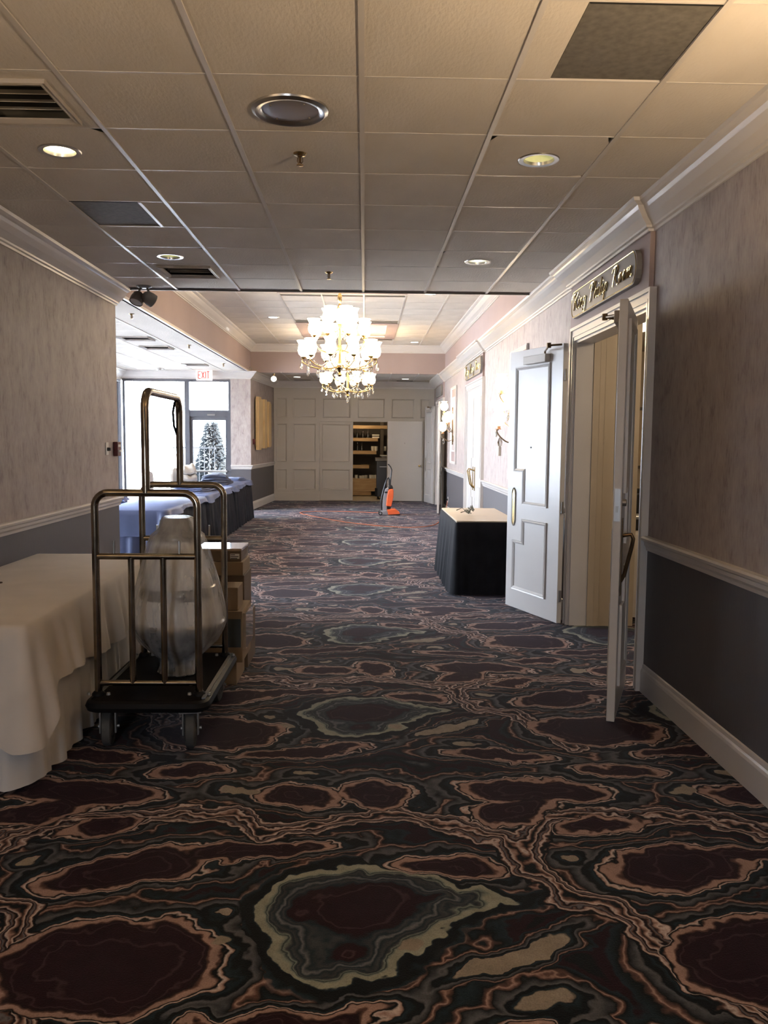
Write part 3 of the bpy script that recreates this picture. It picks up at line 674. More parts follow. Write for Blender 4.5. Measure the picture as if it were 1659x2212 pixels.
# closet interior
mb = MB(); mb.box(-2.4, 2.0, 24.3, 24.4, 0, 3.1); mb.box(-2.45, -2.35, BW+.12, 24.4, 0, 3.1); mb.box(1.9, 2.0, BW+.12, 24.4, 0, 3.1); mb.box(-2.4, 2, BW+.12, 24.4, 2.6, 2.7)
struct(mb.build('wall_closet', MAT['closetwall']), 'dark walls inside the storage closet', 'wall')
CY = 23.2
sh = empty('storage_shelf', (-.6, CY, 0), label='deep plywood shelving holding glassware inside the closet', cat='shelving')
for z, x1 in ((1.98, 1.4), (1.63, .98), (1.27, .94), (.87, .74)):
    MB().box(-.55, x1, 0, .45, z-.09, z).build('shelf_board', MAT['shelfwood'], sh)
for x in (-.5, 1.05): MB().box(x, x+.09, .02, .45, 0, 2.1).build('upright', MAT['closetwall'], sh)
MB().box(-.5, .8, .02, .45, .02, .14).build('bottom_plank', MAT['shelfwood'], sh)
cr = empty('wooden_crate', (-.45, CY-.03, .14), label='orange-brown wooden crate of white cups on the closet bottom shelf', cat='crate')
for nm, a in (('front_panel', (0, .95, 0, .02, 0, .36)), ('back_panel', (0, .95, .38, .40, 0, .36)), ('side_panel', (0, .02, .02, .38, 0, .36)), ('side_panel', (.93, .95, .02, .38, 0, .36)), ('bottom_panel', (.02, .93, .02, .38, 0, .02))):
    MB().box(*a).build(nm, MAT['shelfwood'], cr)
cup = MB().lathe([(0, 0), (.035, 0), (.045, .03), (.048, .13), (.044, .13), (.04, .03), (0, .01)], n=12).build('paper_cup', MAT['china'], smooth=True)
ORD = ['leftmost', 'second', 'third', 'fourth', 'fifth', 'sixth', 'seventh', 'eighth', 'ninth']
spots = [(-.22, .16), (-.10, .12), (-.02, .14), (.06, .15), (.18, .17), (.26, .16), (.34, .17), (.42, .13), (.48, .11)]
for i, (x, h) in enumerate(spots):
    o = cup if i == 0 else cup.copy()
    if i: COL.objects.link(o)
    o.location = (x, CY+.12, .40+h*.5-.02); tag(o, '%s white cup from the left in the wooden closet crate' % ORD[i], 'cup', 'cups in the closet crate')
bot = MB().lathe([(0, 0), (.036, 0), (.038, .01), (.038, .13), (.02, .17), (.013, .19), (.013, .24), (0, .24)], n=12).build('bottle', MAT['bottle'], smooth=True)
first = True
for z, xs, lab, grp in ((1.63, (-.52, -.42, -.30, -.18, -.02, .12), 'dim glass bottle from the left on the upper closet shelf', 'bottles on the upper closet shelf'), (1.27, (-.46, -.33, -.17, -.05), 'glinting glass bottle from the left on the middle closet shelf', 'bottles on the middle closet shelf')):
    for bi, x in enumerate(xs):
        o = bot if first else bot.copy()
        if not first: COL.objects.link(o)
        first = False; o.location = (x-.02, CY+.12, z); tag(o, ORD[bi]+' '+lab, 'bottle', grp)
for bi, (x, h) in enumerate(((.24, .10), (.33, .10), (.58, .13))):
    o = cup.copy(); COL.objects.link(o); o.location = (x, CY+.1, 1.27); tag(o, ORD[bi]+' white cup from the left on the middle closet shelf', 'cup', 'cups on the middle closet shelf')
for i in range(2):
    o = MB().box(.22, .42, CY+.05, CY+.25, 1.63+i*.06, 1.67+i*.06).build('folded_box', MAT['china'], bevel=.005); tag(o, '%s of two flat white cartons on the upper closet shelf' % ('lower', 'upper')[i], 'carton', 'white cartons on the upper closet shelf')
tr = MB(); tr.lathe([(0, 0), (.13, 0), (.15, .02), (.14, .02), (.12, .008), (0, .008)], (.05, CY+.2, .87), 18); tag(tr.build('serving_tray', MAT['pewter']), 'round metal tray on the lower closet shelf', 'tray')
bc = empty('bar_cabinet', (.33, 22.0, 0), label='tall black cabinet on casters inside the closet doorway', cat='cabinet')
MB().box(0, .6, 0, .6, .07, 1.02).build('body', MAT['black'], bc, bevel=.008)
MB().box(-.03, .62, -.03, .62, 1.02, 1.10).build('top_rim', MAT['taupe'], bc, bevel=.01)
MB().box(-.04, .03, -.02, .05, .08, .3).build('corner_bumper', MAT['rubber'], bc)
MB().box(.08, .35, -.01, 0, .86, .875).build('drawer_pull', MAT['pewter'], bc)
for x in (.05, .55):
    for y in (.06, .54): MB().tube([(x-.015, y, .035), (x+.015, y, .035)], .035, 12).build('caster', MAT['rubber'], bc)
tag(MB().box(.42, .9, 22.1, 22.4, 1.16, 1.175).build('clipboard', MAT['china']), 'thin white board resting above the black closet cabinet', 'board')
tag(MB().box(.45, .88, 22.12, 22.38, 1.10, 1.16).build('tray_stack', MAT['taupe'], bevel=.01), 'dark tray stack on the black closet cabinet', 'tray')
point_light('closet_bulb_light', (-.2, 22.6, 2.4), 26, (1, .75, .45), .06)

# ------------------------------------------------------------------ bay windows, exit door, outside
wn = [0]
def window(label, ax, u0, u1, z0, z1, c, fr=.05, outer=True):
    wn[0] += 1; e = empty('window_%d' % wn[0], (0, 0, 0)); struct(e, label, 'window')
    def bx(a0, a1, b0, b1, nm, m, d=.05):
        mb = MB()
        if ax == 'x': mb.box(a0, a1, c-d, c+d, b0, b1)
        else: mb.box(c-d, c+d, a0, a1, b0, b1)
        return mb.build(nm, m, e)
    bx(u0, u0+fr, z0, z1, 'frame_stile', MAT['alu']); bx(u1-fr, u1, z0, z1, 'frame_stile', MAT['alu'])
    bx(u0+fr, u1-fr, z1-fr, z1, 'frame_rail', MAT['alu']); bx(u0+fr, u1-fr, z0, z0+fr, 'frame_rail', MAT['alu'])
    bx(u0+fr, u1-fr, z0+fr, z1-fr, 'pane', MAT['glass'], .004)
window('wide fixed end window left of the glass exit door', 'x', -5.30, -3.90, .05, 2.87, PB+.07)
window('transom window above the glass exit door', 'x', -3.90, -2.94, 2.15, 2.87, PB+.07)
ys = [8.6, 10.55, 12.5, 14.45, 16.4, 18.35]
for i in range(5): window('tall side window of the bay, %s from the near end' % ('first', 'second', 'third', 'fourth', 'last')[i], 'y', ys[i], ys[i+1], .05, 2.84, -5.37)
e = empty('door_9', (-3.90, PB+.07, 0)); struct(e, 'glass exit door with dark metal frame and push bar', 'door')
for nm, a in (('jamb', (0, .06, -.07, .07, 0, 2.17)), ('jamb', (.90, .96, -.07, .07, 0, 2.17)), ('door_head', (.06, .90, -.06, .06, 2.06, 2.17)), ('stile', (.06, .12, -.03, .03, .02, 2.06)), ('stile', (.84, .90, -.03, .03, .02, 2.06)), ('top_rail', (.12, .84, -.03, .03, 1.98, 2.06)), ('bottom_rail', (.12, .84, -.03, .03, .02, .2))):
    MB().box(*a).build(nm, MAT['alu'], e)
MB().box(.12, .84, -.004, .004, .2, 1.98).build('pane', MAT['glass'], e)
MB().box(.08, .88, -.10, -.06, .84, .88).build('push_bar', MAT['chrome'], e)
MB().box(.45, .62, -.10, -.05, 2.08, 2.12).build('door_closer', MAT['chrome'], e)
ex = empty('exit_sign', (-3.47, PB-.19, 2.955), label='lit EXIT sign with red letters above the glass door', cat='sign')
MB().box(-.17, .17, -.03, .03, -.125, .115).build('housing', MAT['exit_face'], ex, bevel=.006)
MB().box(-.02, .02, .03, .19, -.02, .05).build('bracket', MAT['plate'], ex)
def letters(strokes, w, mt, parent, name, fn):
    for st in strokes:
        mb = MB(); mb.tube([fn(x, y) for x, y in st], w, 6); mb.build(name, mt, parent)
EX = [[[(0, 0), (0, 1), (.5, 1)], [(0, .5), (.4, .5)], [(0, 0), (.5, 0)]], [[(0, 0), (.5, 1)], [(0, 1), (.5, 0)]], [[(.1, 0), (.1, 1)]], [[(0, 1), (.5, 1)], [(.25, 1), (.25, 0)]]]
ox = -.125
for g, wd in zip(EX, (.075, .075, .04, .075)):
    letters([[(ox+x*.11, y*.15-.085) for x, y in st] for st in g], .0095, MAT['redplastic'], ex, 'letter', lambda x, y: (x, -.034, y)); ox += wd*.98
# outside: conifer, railing
tr = empty('conifer', (-4.75, 26.0, -.15), label='small conifer outside the glass exit door', cat='tree')
MB().tube([(0, 0, 0), (0, 0, 1.9)], [.06, .02], 8).build('trunk', MAT['bark'], tr)
mb = MB(); rnd = random.Random(3)
for i in range(2600):
    z = .25+1.95*(rnd.random()**1.15); rad = .62*(1-(z-.25)/2.05)+.04; a = rnd.random()*6.283; q = rad*(.45+.55*rnd.random()); x, y = q*math.cos(a), q*math.sin(a)
    L = .13+.08*rnd.random(); dx, dy = math.cos(a), math.sin(a); w = .035
    i0 = mb.pt((x-dy*w, y+dx*w, z)); i1 = mb.pt((x+dy*w, y-dx*w, z)); i2 = mb.pt((x+dx*L, y+dy*L, z-.05+.12*rnd.random())); i3 = mb.pt((x+dx*.03, y+dy*.03, z+.07))
    mb.face((i0, i1, i2)); mb.face((i0, i2, i3)); mb.face((i1, i3, i2))
mb.build('foliage', MAT['needles'], tr)['kind'] = 'stuff'
rl = empty('railing', (-5.6, 24.4, -.15), label='grey metal railing outside the glass exit door', cat='railing')
for z in (.25, 1.45): MB().box(0, 1.25, -.02, .02, z-.02, z+.02).build('rail', MAT['rail'], rl)
for i in range(9): MB().box(i*.15, i*.15+.02, -.01, .01, 0, 1.5).build('baluster', MAT['rail'], rl)

# ------------------------------------------------------------------ tables and cloths
def table(x0, x1, y0, y1, label, zt=.745, topmat='laminate'):
    e = empty('folding_table', ((x0+x1)/2, (y0+y1)/2, 0), label=label, cat='table'); w, l = (x1-x0)/2, (y1-y0)/2
    MB().box(-w, w, -l, l, zt-.03, zt).build('tabletop', MAT[topmat], e, bevel=.006)
    for sx in (-1, 1):
        for sy in (-1, 1): MB().tube([(sx*(w-.1), sy*(l-.15), 0), (sx*(w-.1), sy*(l-.15), zt-.03)], .014, 8).build('leg', MAT['pewter'], e)
    return e
def drape(x0, x1, y0, y1, zt, hem, amp, seed, flare=.03, corner=0.0, top=True, rad=.03, step=.025, rows=10, freq=(17, 29, 47), open_at=None, wrinkle=0.0):
    rnd = random.Random(seed); ph = [rnd.random()*6.28 for _ in range(6)]
    pts = []  # (x,y,nx,ny,s,cornerdist)
    w, l = x1-x0, y1-y0; per = 2*(w+l)
    def side(ax, ay, bx, by, nx, ny):
        d = math.hypot(bx-ax, by-ay); k = max(2, int(d/step))
        for i in range(k):
            t = i/k; pts.append((ax+(bx-ax)*t, ay+(by-ay)*t, nx, ny, min(t, 1-t)*d))
    def arc(cx, cy, a0):
        for i in range(5):
            a = a0+i*math.pi/2/5; pts.append((cx+rad*math.cos(a), cy+rad*math.sin(a), math.cos(a), math.sin(a), 0))
    side(x0+rad, y0, x1-rad, y0, 0, -1); arc(x1-rad, y0+rad, -math.pi/2)
    side(x1, y0+rad, x1, y1-rad, 1, 0); arc(x1-rad, y1-rad, 0)
    side(x1-rad, y1, x0+rad, y1, 0, 1); arc(x0+rad, y1-rad, math.pi/2)
    side(x0, y1-rad, x0, y0+rad, -1, 0); arc(x0+rad, y0+rad, math.pi)
    mb = MB(); N = len(pts); s = 0; S = []
    for i in range(N):
        S.append(s); q = pts[(i+1) % N]; s += math.hypot(q[0]-pts[i][0], q[1]-pts[i][1])
    def fold(si, v):
        f = 0
        for k, fr in enumerate(freq):
            fr2 = round(fr*s/6.283)/s*6.283
            f += math.sin(fr2*si+ph[k]+.6*math.sin(2.1*si+ph[k+3]))*(1.0, .55, .3)[k]
        return f
    ring = [mb.pt((p[0]-p[2]*.012, p[1]-p[3]*.012, zt)) for p in pts]
    if top: mb.face(ring)
    prev = ring
    for r in range(1, rows+1):
        v = r/rows; cur = []
        for i, p in enumerate(pts):
            cz = math.exp(-(p[4]/.14)**2); h = hem(p[0], p[1])-corner*cz
            z = zt-(zt-h)*v if r > 1 else zt-.012
            a = amp*(v**.7)*fold(S[i], v)+flare*v+corner*.10*cz*v
            if r == 1: a = 0.0
            cur.append(mb.pt((p[0]+p[2]*a, p[1]+p[3]*a, z)))
        for i in range(N): mb.face((prev[i], prev[(i+1) % N], cur[(i+1) % N], cur[i]))
        prev = cur
    return mb
# white table by the left wall
table(-2.30, -1.52, 3.63, 5.86, 'folding table under the white cloth by the left wall')
o = drape(-2.315, -1.500, 3.61, 5.88, .735, lambda x, y: .015+.012*math.sin(9*y), .016, 11, flare=.02, top=False, rad=.04, rows=14, freq=(27, 43, 66), step=.018).build('table_skirt', MAT['white_skirt'], smooth=True, angle=80)
tag(o, 'white pleated skirt reaching the floor under the white cloth', 'table skirt')
o = drape(-2.325, -1.487, 3.60, 5.89, .762, lambda x, y: .42+.02*math.sin(5*y), .017, 5, flare=.055, corner=.20, rad=.035, rows=16, freq=(17, 29, 50), step=.018).build('tablecloth', MAT['white_cloth'], smooth=True, angle=80)
tag(o, 'creamy white cloth over the long table by the left wall', 'tablecloth')
tag(MB().prism([(-2.06, 4.66), (-2.045, 4.655), (-2.04, 4.67), (-2.055, 4.675)], .763, .771).build('wood_chip', MAT['bark']), 'tiny brown chip lying on the white tablecloth', 'chip')
# three navy tables along the bay
for i, (a, b) in enumerate(((9.50, 11.77), (11.97, 14.22), (14.42, 16.6))):
    w = ('nearest', 'middle', 'farthest')[i]
    table(-3.02, -2.27, a, b, 'folding table under the %s blue cloth in the bay' % w)
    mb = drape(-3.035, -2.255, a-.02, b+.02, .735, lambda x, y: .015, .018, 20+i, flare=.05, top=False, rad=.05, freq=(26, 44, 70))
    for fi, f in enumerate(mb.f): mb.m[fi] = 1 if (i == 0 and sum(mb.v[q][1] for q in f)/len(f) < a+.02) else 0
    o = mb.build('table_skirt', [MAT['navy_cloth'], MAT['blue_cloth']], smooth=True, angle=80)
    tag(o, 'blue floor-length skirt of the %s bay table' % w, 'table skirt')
    o = drape(-3.045, -2.24, a-.03, b+.03, .762, lambda x, y: (.70+.02*math.sin(3*x+5*y) if x > -2.35 else .46), .015, 30+i, flare=.03, corner=.05, rad=.06, freq=(8, 15, 27)).build('tablecloth', MAT['blue_cloth'], smooth=True, angle=80)
    tag(o, 'slate blue cloth over the %s table of the bay row' % w, 'tablecloth')
def linen(name, x, y, z, w, l, h, seed, mt, label, layers=4):
    e = empty(name, (x, y, z), random.Random(seed).uniform(-.4, .4), label=label, cat='linen'); rnd = random.Random(seed); zz = 0
    for i in range(layers):
        mb = MB(); nx, ny = 12, 10; hh = h/layers; idx = []
        for b in range(2):
            rows = []
            for ix in range(nx+1):
                row = []
                for iy in range(ny+1):
                    u, v = ix/nx-.5, iy/ny-.5; ww = .35*math.sin(7*u+seed+i)+.3*math.sin(9*v+2*seed+i)+.2*math.sin(13*(u+v)+i)
                    edge = max(abs(u), abs(v))*2; k = 1-.35*i/layers
                    sag = hh*(.6*ww*(1 if b else .3)) - (hh*1.0*edge**4 if b else 0)
                    row.append(mb.pt((u*w*k*(1+.08*math.sin(5*v+i)), v*l*k*(1+.1*math.sin(6*u+i)), max(0.0, zz+(hh if b else 0)*1.05+sag*.8))))
                rows.append(row)
            idx.append(rows)
            for ix in range(nx):
                for iy in range(ny): mb.face((rows[ix][iy], rows[ix+1][iy], rows[ix+1][iy+1], rows[ix][iy+1]))
        per = [(i2, 0) for i2 in range(nx)]+[(nx, i2) for i2 in range(ny)]+[(nx-i2, ny) for i2 in range(nx)]+[(0, ny-i2) for i2 in range(ny)]
        for a in range(len(per)):
            p, q = per[a], per[(a+1) % len(per)]; mb.face((idx[0][p[0]][p[1]], idx[0][q[0]][q[1]], idx[1][q[0]][q[1]], idx[1][p[0]][p[1]]))
        mb.build('fold', mt, e, smooth=True, angle=80); zz += hh*.9
    return e
linen('linen_pile', -2.62, 13.0, .763, .6, 1.0, .10, 3, MAT['blue_cloth'], 'low heap of blue cloth on the middle bay table')
linen('linen_pile', -2.70, 15.1, .763, .55, 1.0, .20, 5, MAT['indigo'], 'taller crumpled navy cloth heap on the farthest bay table')
linen('linen_pile', -2.55, 16.25, .763, .45, .5, .07, 8, MAT['blue_cloth'], 'thin folded blue cloth at the far end of the bay tables')
def chair(x, y, rz, label):
    e = empty('banquet_chair', (x, y, 0), rz, label=label, cat='chair', group='ivory chairs behind the bay tables')
    MB().box(-.22, .22, -.22, .22, .42, .48).build('seat', MAT['chair'], e, bevel=.02)
    mb = MB(); pr = [(-.22, .46), (-.23, .9), (-.18, .99), (0, 1.02), (.18, .99), (.23, .9), (.22, .46)]
    mb.T = Matrix(((1, 0, 0, 0), (0, 0, 1, .20), (0, 1, 0, 0), (0, 0, 0, 1))); mb.prism(pr, 0, .05); mb.build('backrest', MAT['chair'], e, bevel=.01)
    for sx in (-1, 1):
        for sy in (-1, 1): MB().tube([(sx*.19, sy*.19, .42), (sx*.21, sy*.22, 0)], .013, 8).build('leg', MAT['taupe'], e)
    return e
for i, (y, w) in enumerate(((11.6, 'nearest'), (14.2, 'middle'), (16.1, 'farthest'))): chair(-3.45, y, R_(90), '%s ivory chair standing behind the blue bay tables' % w)
linen('linen_pile', -3.45, 11.6, .482, .38, .40, .34, 12, MAT['blue_cloth'], 'blue cloths heaped on the nearest ivory chair')
linen('napkin_heap', -3.40, 16.1, .482, .36, .36, .62, 15, MAT['chair'], 'pale cloths piled high on the farthest ivory chair')
# black-skirted table on the right
table(.95, 1.60, 8.42, 10.05, 'cream-topped folding table with black skirt beside the open white door', zt=.765)
o = drape(.935, 1.615, 8.405, 10.065, .752, lambda x, y: .012, .011, 41, flare=.055, top=False, rad=.04, freq=(42, 61, 90), rows=12, step=.014).build('table_skirt', MAT['black_cloth'], smooth=True, angle=80)
tag(o, 'black pleated skirt around the cream-topped table on the right', 'table skirt')
sp = empty('dried_sprig', (1.17, 9.15, .767), label='small tangle of dried sprigs on the cream tabletop', cat='sprig'); rnd = random.Random(9)
for i in range(16):
    a = rnd.random()*6.28; q = .05+.11*rnd.random(); h = .02+.09*rnd.random()
    c = MB().tube([(0, 0, .008), (q*.5*math.cos(a), q*.5*math.sin(a), h), (q*math.cos(a+.3), q*math.sin(a+.3), h*.7)], [.004, .003, .006], 5).build('stem', MAT['twig'], sp)

# ------------------------------------------------------------------ luggage cart
CX0, CX1, CY0, CY1 = -1.385, -.80, 4.09, 5.06
ct = empty('luggage_cart', (-1.09, 4.57, 0), label='brass birdcage luggage cart with black deck beside the white table', cat='cart')
def ob(mb, nm, m, **k):
    mb2 = mb; o = mb2.build(nm, m, None, **k); o.parent = ct; o.matrix_parent_inverse = Matrix.Translation((1.09, -4.57, 0)); return o
ob(MB().box(CX0+.02, CX1-.02, CY0+.02, CY1-.02, .215, .262), 'deck', MAT['blackcarpet'], bevel=.01)
def rrect(x0, x1, y0, y1, r, z, k=5):
    out = []
    for cx, cy, a0 in ((x1-r, y0+r, -90), (x1-r, y1-r, 0), (x0+r, y1-r, 90), (x0+r, y0+r, 180)):
        for i in range(k+1):
            a = R_(a0+90*i/k); out.append((cx+r*math.cos(a), cy+r*math.sin(a), z))
    return out
ob(MB().tube(rrect(CX0+.005, CX1-.005, CY0+.005, CY1-.005, .05, .235), .03, 8, closed=True), 'bumper', MAT['rubber'], smooth=True)
ob(MB().box(CX1-.022, CX1-.002, CY0+.05, CY1-.03, .262, .27), 'edge_strip', MAT['chrome'])
def hoop(y, px0, px1, nm):
    r = .07; t = .019; zt = 1.31; pts = [(px0, y, .26), (px0, y, zt-r)]
    for i in range(1, 7): a = R_(180-15*i); pts.append((px0+r+r*math.cos(a), y, zt-r+r*math.sin(a)))
    for i in range(0, 7): a = R_(90-15*i); pts.append((px1-r+r*math.cos(a), y, zt-r+r*math.sin(a)))
    pts += [(px1, y, .26)]
    ob(MB().tube(pts, t, 12), nm, MAT['cart'], smooth=True)
    ob(MB().tube([(px0, y, .985), (px1, y, .985)], .0165, 10), 'mid_rail', MAT['cart'], smooth=True)
    ob(MB().tube([(px0, y, .325), (px1, y, .325)], .015, 10), 'low_rail', MAT['cart'], smooth=True)
    for f in (.345, .66): ob(MB().tube([(px0+(px1-px0)*f, y, .325), (px0+(px1-px0)*f, y, .985)], .0165, 10), 'baluster', MAT['cart'], smooth=True)
    for f in (.18, .82): ob(MB().tube([(px0+(px1-px0)*f, y, .99), (px0+(px1-px0)*f, y, 1.065)], .006, 6), 'hook_pin', MAT['pewter'])
    for x in (px0, px1): ob(MB().lathe([(.019, 0), (.034, 0), (.034, .008), (.024, .02), (.019, .022)], (x, y, .262), 14), 'post_flange', MAT['rubber'], smooth=True)
    for x in (px0, px1):
        for dx in (-.05, .05): ob(MB().lathe([(0, 0), (.011, 0), (.009, .012), (0, .014)], (x+dx, y, .262), 8), 'deck_bolt', MAT['hub'])
hoop(4.21, -1.365, -.848, 'front_hoop'); hoop(4.99, -1.335, -.845, 'rear_hoop')
xm = -1.105; pts = [(xm, 4.21, 1.31)]
for i in range(0, 7): a = R_(180-15*i); pts.append((xm, 4.21+.09+.09*math.cos(a), 1.735+.09*math.sin(a)))
for i in range(0, 7): a = R_(90-15*i); pts.append((xm, 4.99-.09+.09*math.cos(a), 1.735+.09*math.sin(a)))
pts.append((xm, 4.99, 1.31))
ob(MB().tube(pts, .021, 12), 'hanging_rail', MAT['cart'], smooth=True)
ob(MB().tube([(xm-.012, 4.93, 1.80), (xm-.028, 4.95, 1.74), (xm-.026, 4.965, 1.66), (xm-.012, 4.985, 1.60)], .007, 6), 'strap', MAT['rubber'], smooth=True)
wp = None
for (x, y, st) in ((-1.315, 4.20, .14), (-.885, 4.17, .14), (-1.31, 4.93, .0), (-.885, 4.93, .0)):
    c = ob(MB().box(-.055, .055, -.06, .06, .195, .215), 'caster_plate', MAT['pewter']); c.location = (0, 0, 0); c.matrix_parent_inverse = Matrix.Identity(4)
    c.location = (x+1.09, y-4.57, 0); c.rotation_euler = (0, 0, st)
    MB().box(-.042, -.034, -.025, .025, .07, .2).build('fork', MAT['pewter'], c); MB().box(.034, .042, -.025, .025, .07, .2).build('fork', MAT['pewter'], c)
    mb = MB(); mb.T = Matrix.Translation((0, 0, .1)) @ Matrix.Rotation(R_(90), 4, 'Y')
    mb.lathe([(.055, -.022), (.085, -.026), (.098, -.018), (.1, 0), (.098, .018), (.085, .026), (.055, .022)], n=28); mb.build('tyre', MAT['grey_rubber'], c, smooth=True)
    mb = MB(); mb.T = Matrix.Translation((0, 0, .1)) @ Matrix.Rotation(R_(90), 4, 'Y'); mb.lathe([(0, -.018), (.02, -.03), (.057, -.02), (.057, .02), (.02, .03), (0, .018)], n=20); mb.build('hub', MAT['hub'], c, smooth=True)
    MB().tube([(-.05, 0, .1), (.055, 0, .1)], .009, 8).build('axle_bolt', MAT['hub'], c)
# wrapped lamp fixture standing on the deck
wl = empty('wrapped_lamp', (-1.04, 4.62, .262), label='large bell-shaped glass lamp wrapped in cloudy plastic on the cart', cat='lamp')
z0 = .262
MB().lathe([(0, .09), (.08, .09), (.14, .135), (.195, .19), (.235, .25), (.247, .285)], n=40).build('lower_bowl', MAT['smoke'], wl, smooth=True)
MB().lathe([(.245, .283), (.255, .285), (.258, .30), (.25, .312), (.243, .312)], n=40).build('rim_band', MAT['pewter'], wl, smooth=True)
MB().lathe([(.243, .312), (.238, .36), (.215, .44), (.205, .445)], n=40).build('shade_lower_ring', MAT['frost'], wl, smooth=True)
MB().lathe([(.205, .44), (.212, .445), (.205, .50), (.195, .505)], n=40).build('metal_collar', MAT['pewter'], wl, smooth=True)
MB().lathe([(.195, .505), (.16, .62), (.125, .74), (.12, .76)], n=40).build('shade_upper_bell', MAT['frost'], wl, smooth=True)
MB().lathe([(.128, .765), (.135, .77), (.135, .78), (.11, .80), (.075, .875), (.065, .885), (0, .885)], n=32).build('cap', MAT['pewter'], wl, smooth=True)
MB().lathe([(0, .0), (.09, 0), (.10, .02), (.06, .06), (.07, .11), (0, .11)], n=24).build('foot', MAT['smoke'], wl, smooth=True)
mb = MB(); mb.T = Matrix.Translation((.055, -.21, .475)) @ Matrix.Rotation(R_(90), 4, 'X'); mb.lathe([(0, .012), (.012, .012), (.02, .006), (.026, .012), (.03, .004), (.03, 0)], n=18); mb.build('medallion', MAT['pewter'], wl, smooth=True)
rb = random.Random(4); phs = [rb.random()*6.28 for _ in range(6)]
def wob(a, z):
    k = 1.0 if z < .2 else .35
    return k*(.035*math.sin(9*a+phs[0]+3*z)+.03*math.sin(17*a+phs[1]-5*z)+.02*math.sin(31*a+phs[2]+9*z))
MB().lathe([(.095, .002), (.115, .012), (.10, .05), (.10, .085), (.15, .13), (.205, .185), (.245, .245), (.262, .29), (.264, .33), (.258, .40), (.235, .50), (.20, .62), (.165, .74), (.145, .79), (.11, .82), (.085, .885), (.07, .893), (0, .89)], n=72, wob=wob).build('plastic_bag', MAT['film'], wl, smooth=True, angle=60)
tag(MB().box(-1.21, -1.13, 4.83, 4.93, .262, .37).build('black_box', MAT['black'], bevel=.006), 'small black box on the cart deck behind the wrapped lamp', 'box')

# ------------------------------------------------------------------ cardboard boxes behind the cart
def carton(x0, x1, y0, y1, z0, z1, label, mt='card', print_=None, lab=False, film=False, rz=0.0, flap=False):
    e = empty('cardboard_box', ((x0+x1)/2, (y0+y1)/2, z0), rz, label=label, cat='box', group='cardboard boxes stacked behind the luggage cart'); w, l, h = (x1-x0)/2, (y1-y0)/2, z1-z0
    MB().box(-w, w, -l, l, 0, h).build('carton_body', MAT[mt], e, bevel=.004)
    MB().box(-.025, .025, -l-.001, l+.001, h, h+.0015).build('packing_tape', MAT['tape'], e)
    if print_: MB().box(w-.12, w-.01, -l-.0015, -l, .10, h-.05).build('printed_panel', MAT[print_], e)
    if lab:
        p = MB().box(w-.075, w-.012, -l-.002, -l, .02, .055).build('address_label', MAT['label'], e)
        for i in range(3): MB().box(w-.072, w-.072+(.03, .055, .045)[i], -l-.003, -l-.002, .045-.012*i, .050-.012*i).build('printed_line', MAT['ink'], p)
    if film: MB().box(-w-.003, w+.003, -l-.003, l+.003, h-.012, h+.006).build('stretch_film', MAT['tape'], e, bevel=.004)
    if flap: MB().box(w, w+.02, -l+.02, l-.02, h*.25, h*.95).build('loose_film', MAT['tape'], e)
carton(-1.10, -.815, 5.25, 5.60, 0, .15, 'bottom kraft box of the near stack on the carpet')
carton(-1.08, -.775, 5.24, 5.62, .15, .485, 'tall kraft box with dark teal print in the near stack', print_='teal_print', flap=True)
carton(-1.06, -.805, 5.26, 5.48, .486, .635, 'small kraft box on top of the near stack')
carton(-1.14, -.80, 5.66, 6.05, 0, .36, 'bottom box of the far stack behind the cart', 'card2')
carton(-1.14, -.825, 5.68, 6.03, .36, .645, 'middle brown box of the far stack', 'card2')
carton(-1.15, -.83, 5.66, 6.0, .646, .74, 'flat olive kraft box near the top of the far stack')
carton(-1.16, -.845, 5.68, 6.02, .741, .825, 'topmost box with white address label under shiny film', 'card2', lab=True, film=True)

# ------------------------------------------------------------------ vacuum cleaner and cord
vx = lambda zx: .32+(zx-590)*.0013
vz = lambda zy: max(.0, (1692-zy)*.0013)
VY = 17.46
va = empty('vacuum_cleaner', (.45, VY, 0), label='orange upright vacuum cleaner standing in front of the closet', cat='vacuum')
def vb(mb, nm, m, **k):
    o = mb.build(nm, m, va, **k); o.matrix_parent_inverse = Matrix.Translation((-.45, -VY, 0)); return o
def vprism(poly, d0, d1, nm, m, bevel=.01):
    mb = MB(); mb.T = Matrix(((1, 0, 0, 0), (0, 0, 1, VY), (0, 1, 0, 0), (0, 0, 0, 1))); mb.prism([(vx(a), vz(b)) for a, b in poly], d0, d1); return vb(mb, nm, m, bevel=bevel)
vprism([(720, 1600), (850, 1590), (920, 1640), (930, 1668), (870, 1690), (740, 1690)], -.16, .16, 'nozzle_head', MAT['orange'], .012)
vprism([(600, 1640), (720, 1610), (745, 1690), (600, 1690)], -.13, .13, 'chassis', MAT['vgrey'])
vprism([(735, 1680), (930, 1665), (930, 1692), (735, 1692)], -.165, .165, 'nozzle_base', MAT['black'], .004)
vprism([(640, 1640), (660, 1400), (690, 1270), (740, 1250), (725, 1400), (715, 1600), (700, 1640)], -.08, .08, 'body_column', MAT['vgrey'])
vprism([(705, 1545), (712, 1420), (735, 1290), (760, 1265), (800, 1262), (825, 1285), (822, 1400), (800, 1500), (790, 1550)], -.11, .11, 'dust_bag_cover', MAT['orange'], .02)
vprism([(712, 1545), (788, 1548), (775, 1600), (725, 1600)], -.05, .05, 'neck', MAT['black'])
vprism([(740, 1262), (745, 1225), (775, 1200), (805, 1215), (820, 1262)], -.09, .09, 'top_cap', MAT['black'], .015)
vprism([(680, 1310), (725, 1305), (725, 1335), (680, 1335)], -.09, .09, 'clip', MAT['black'], .004)
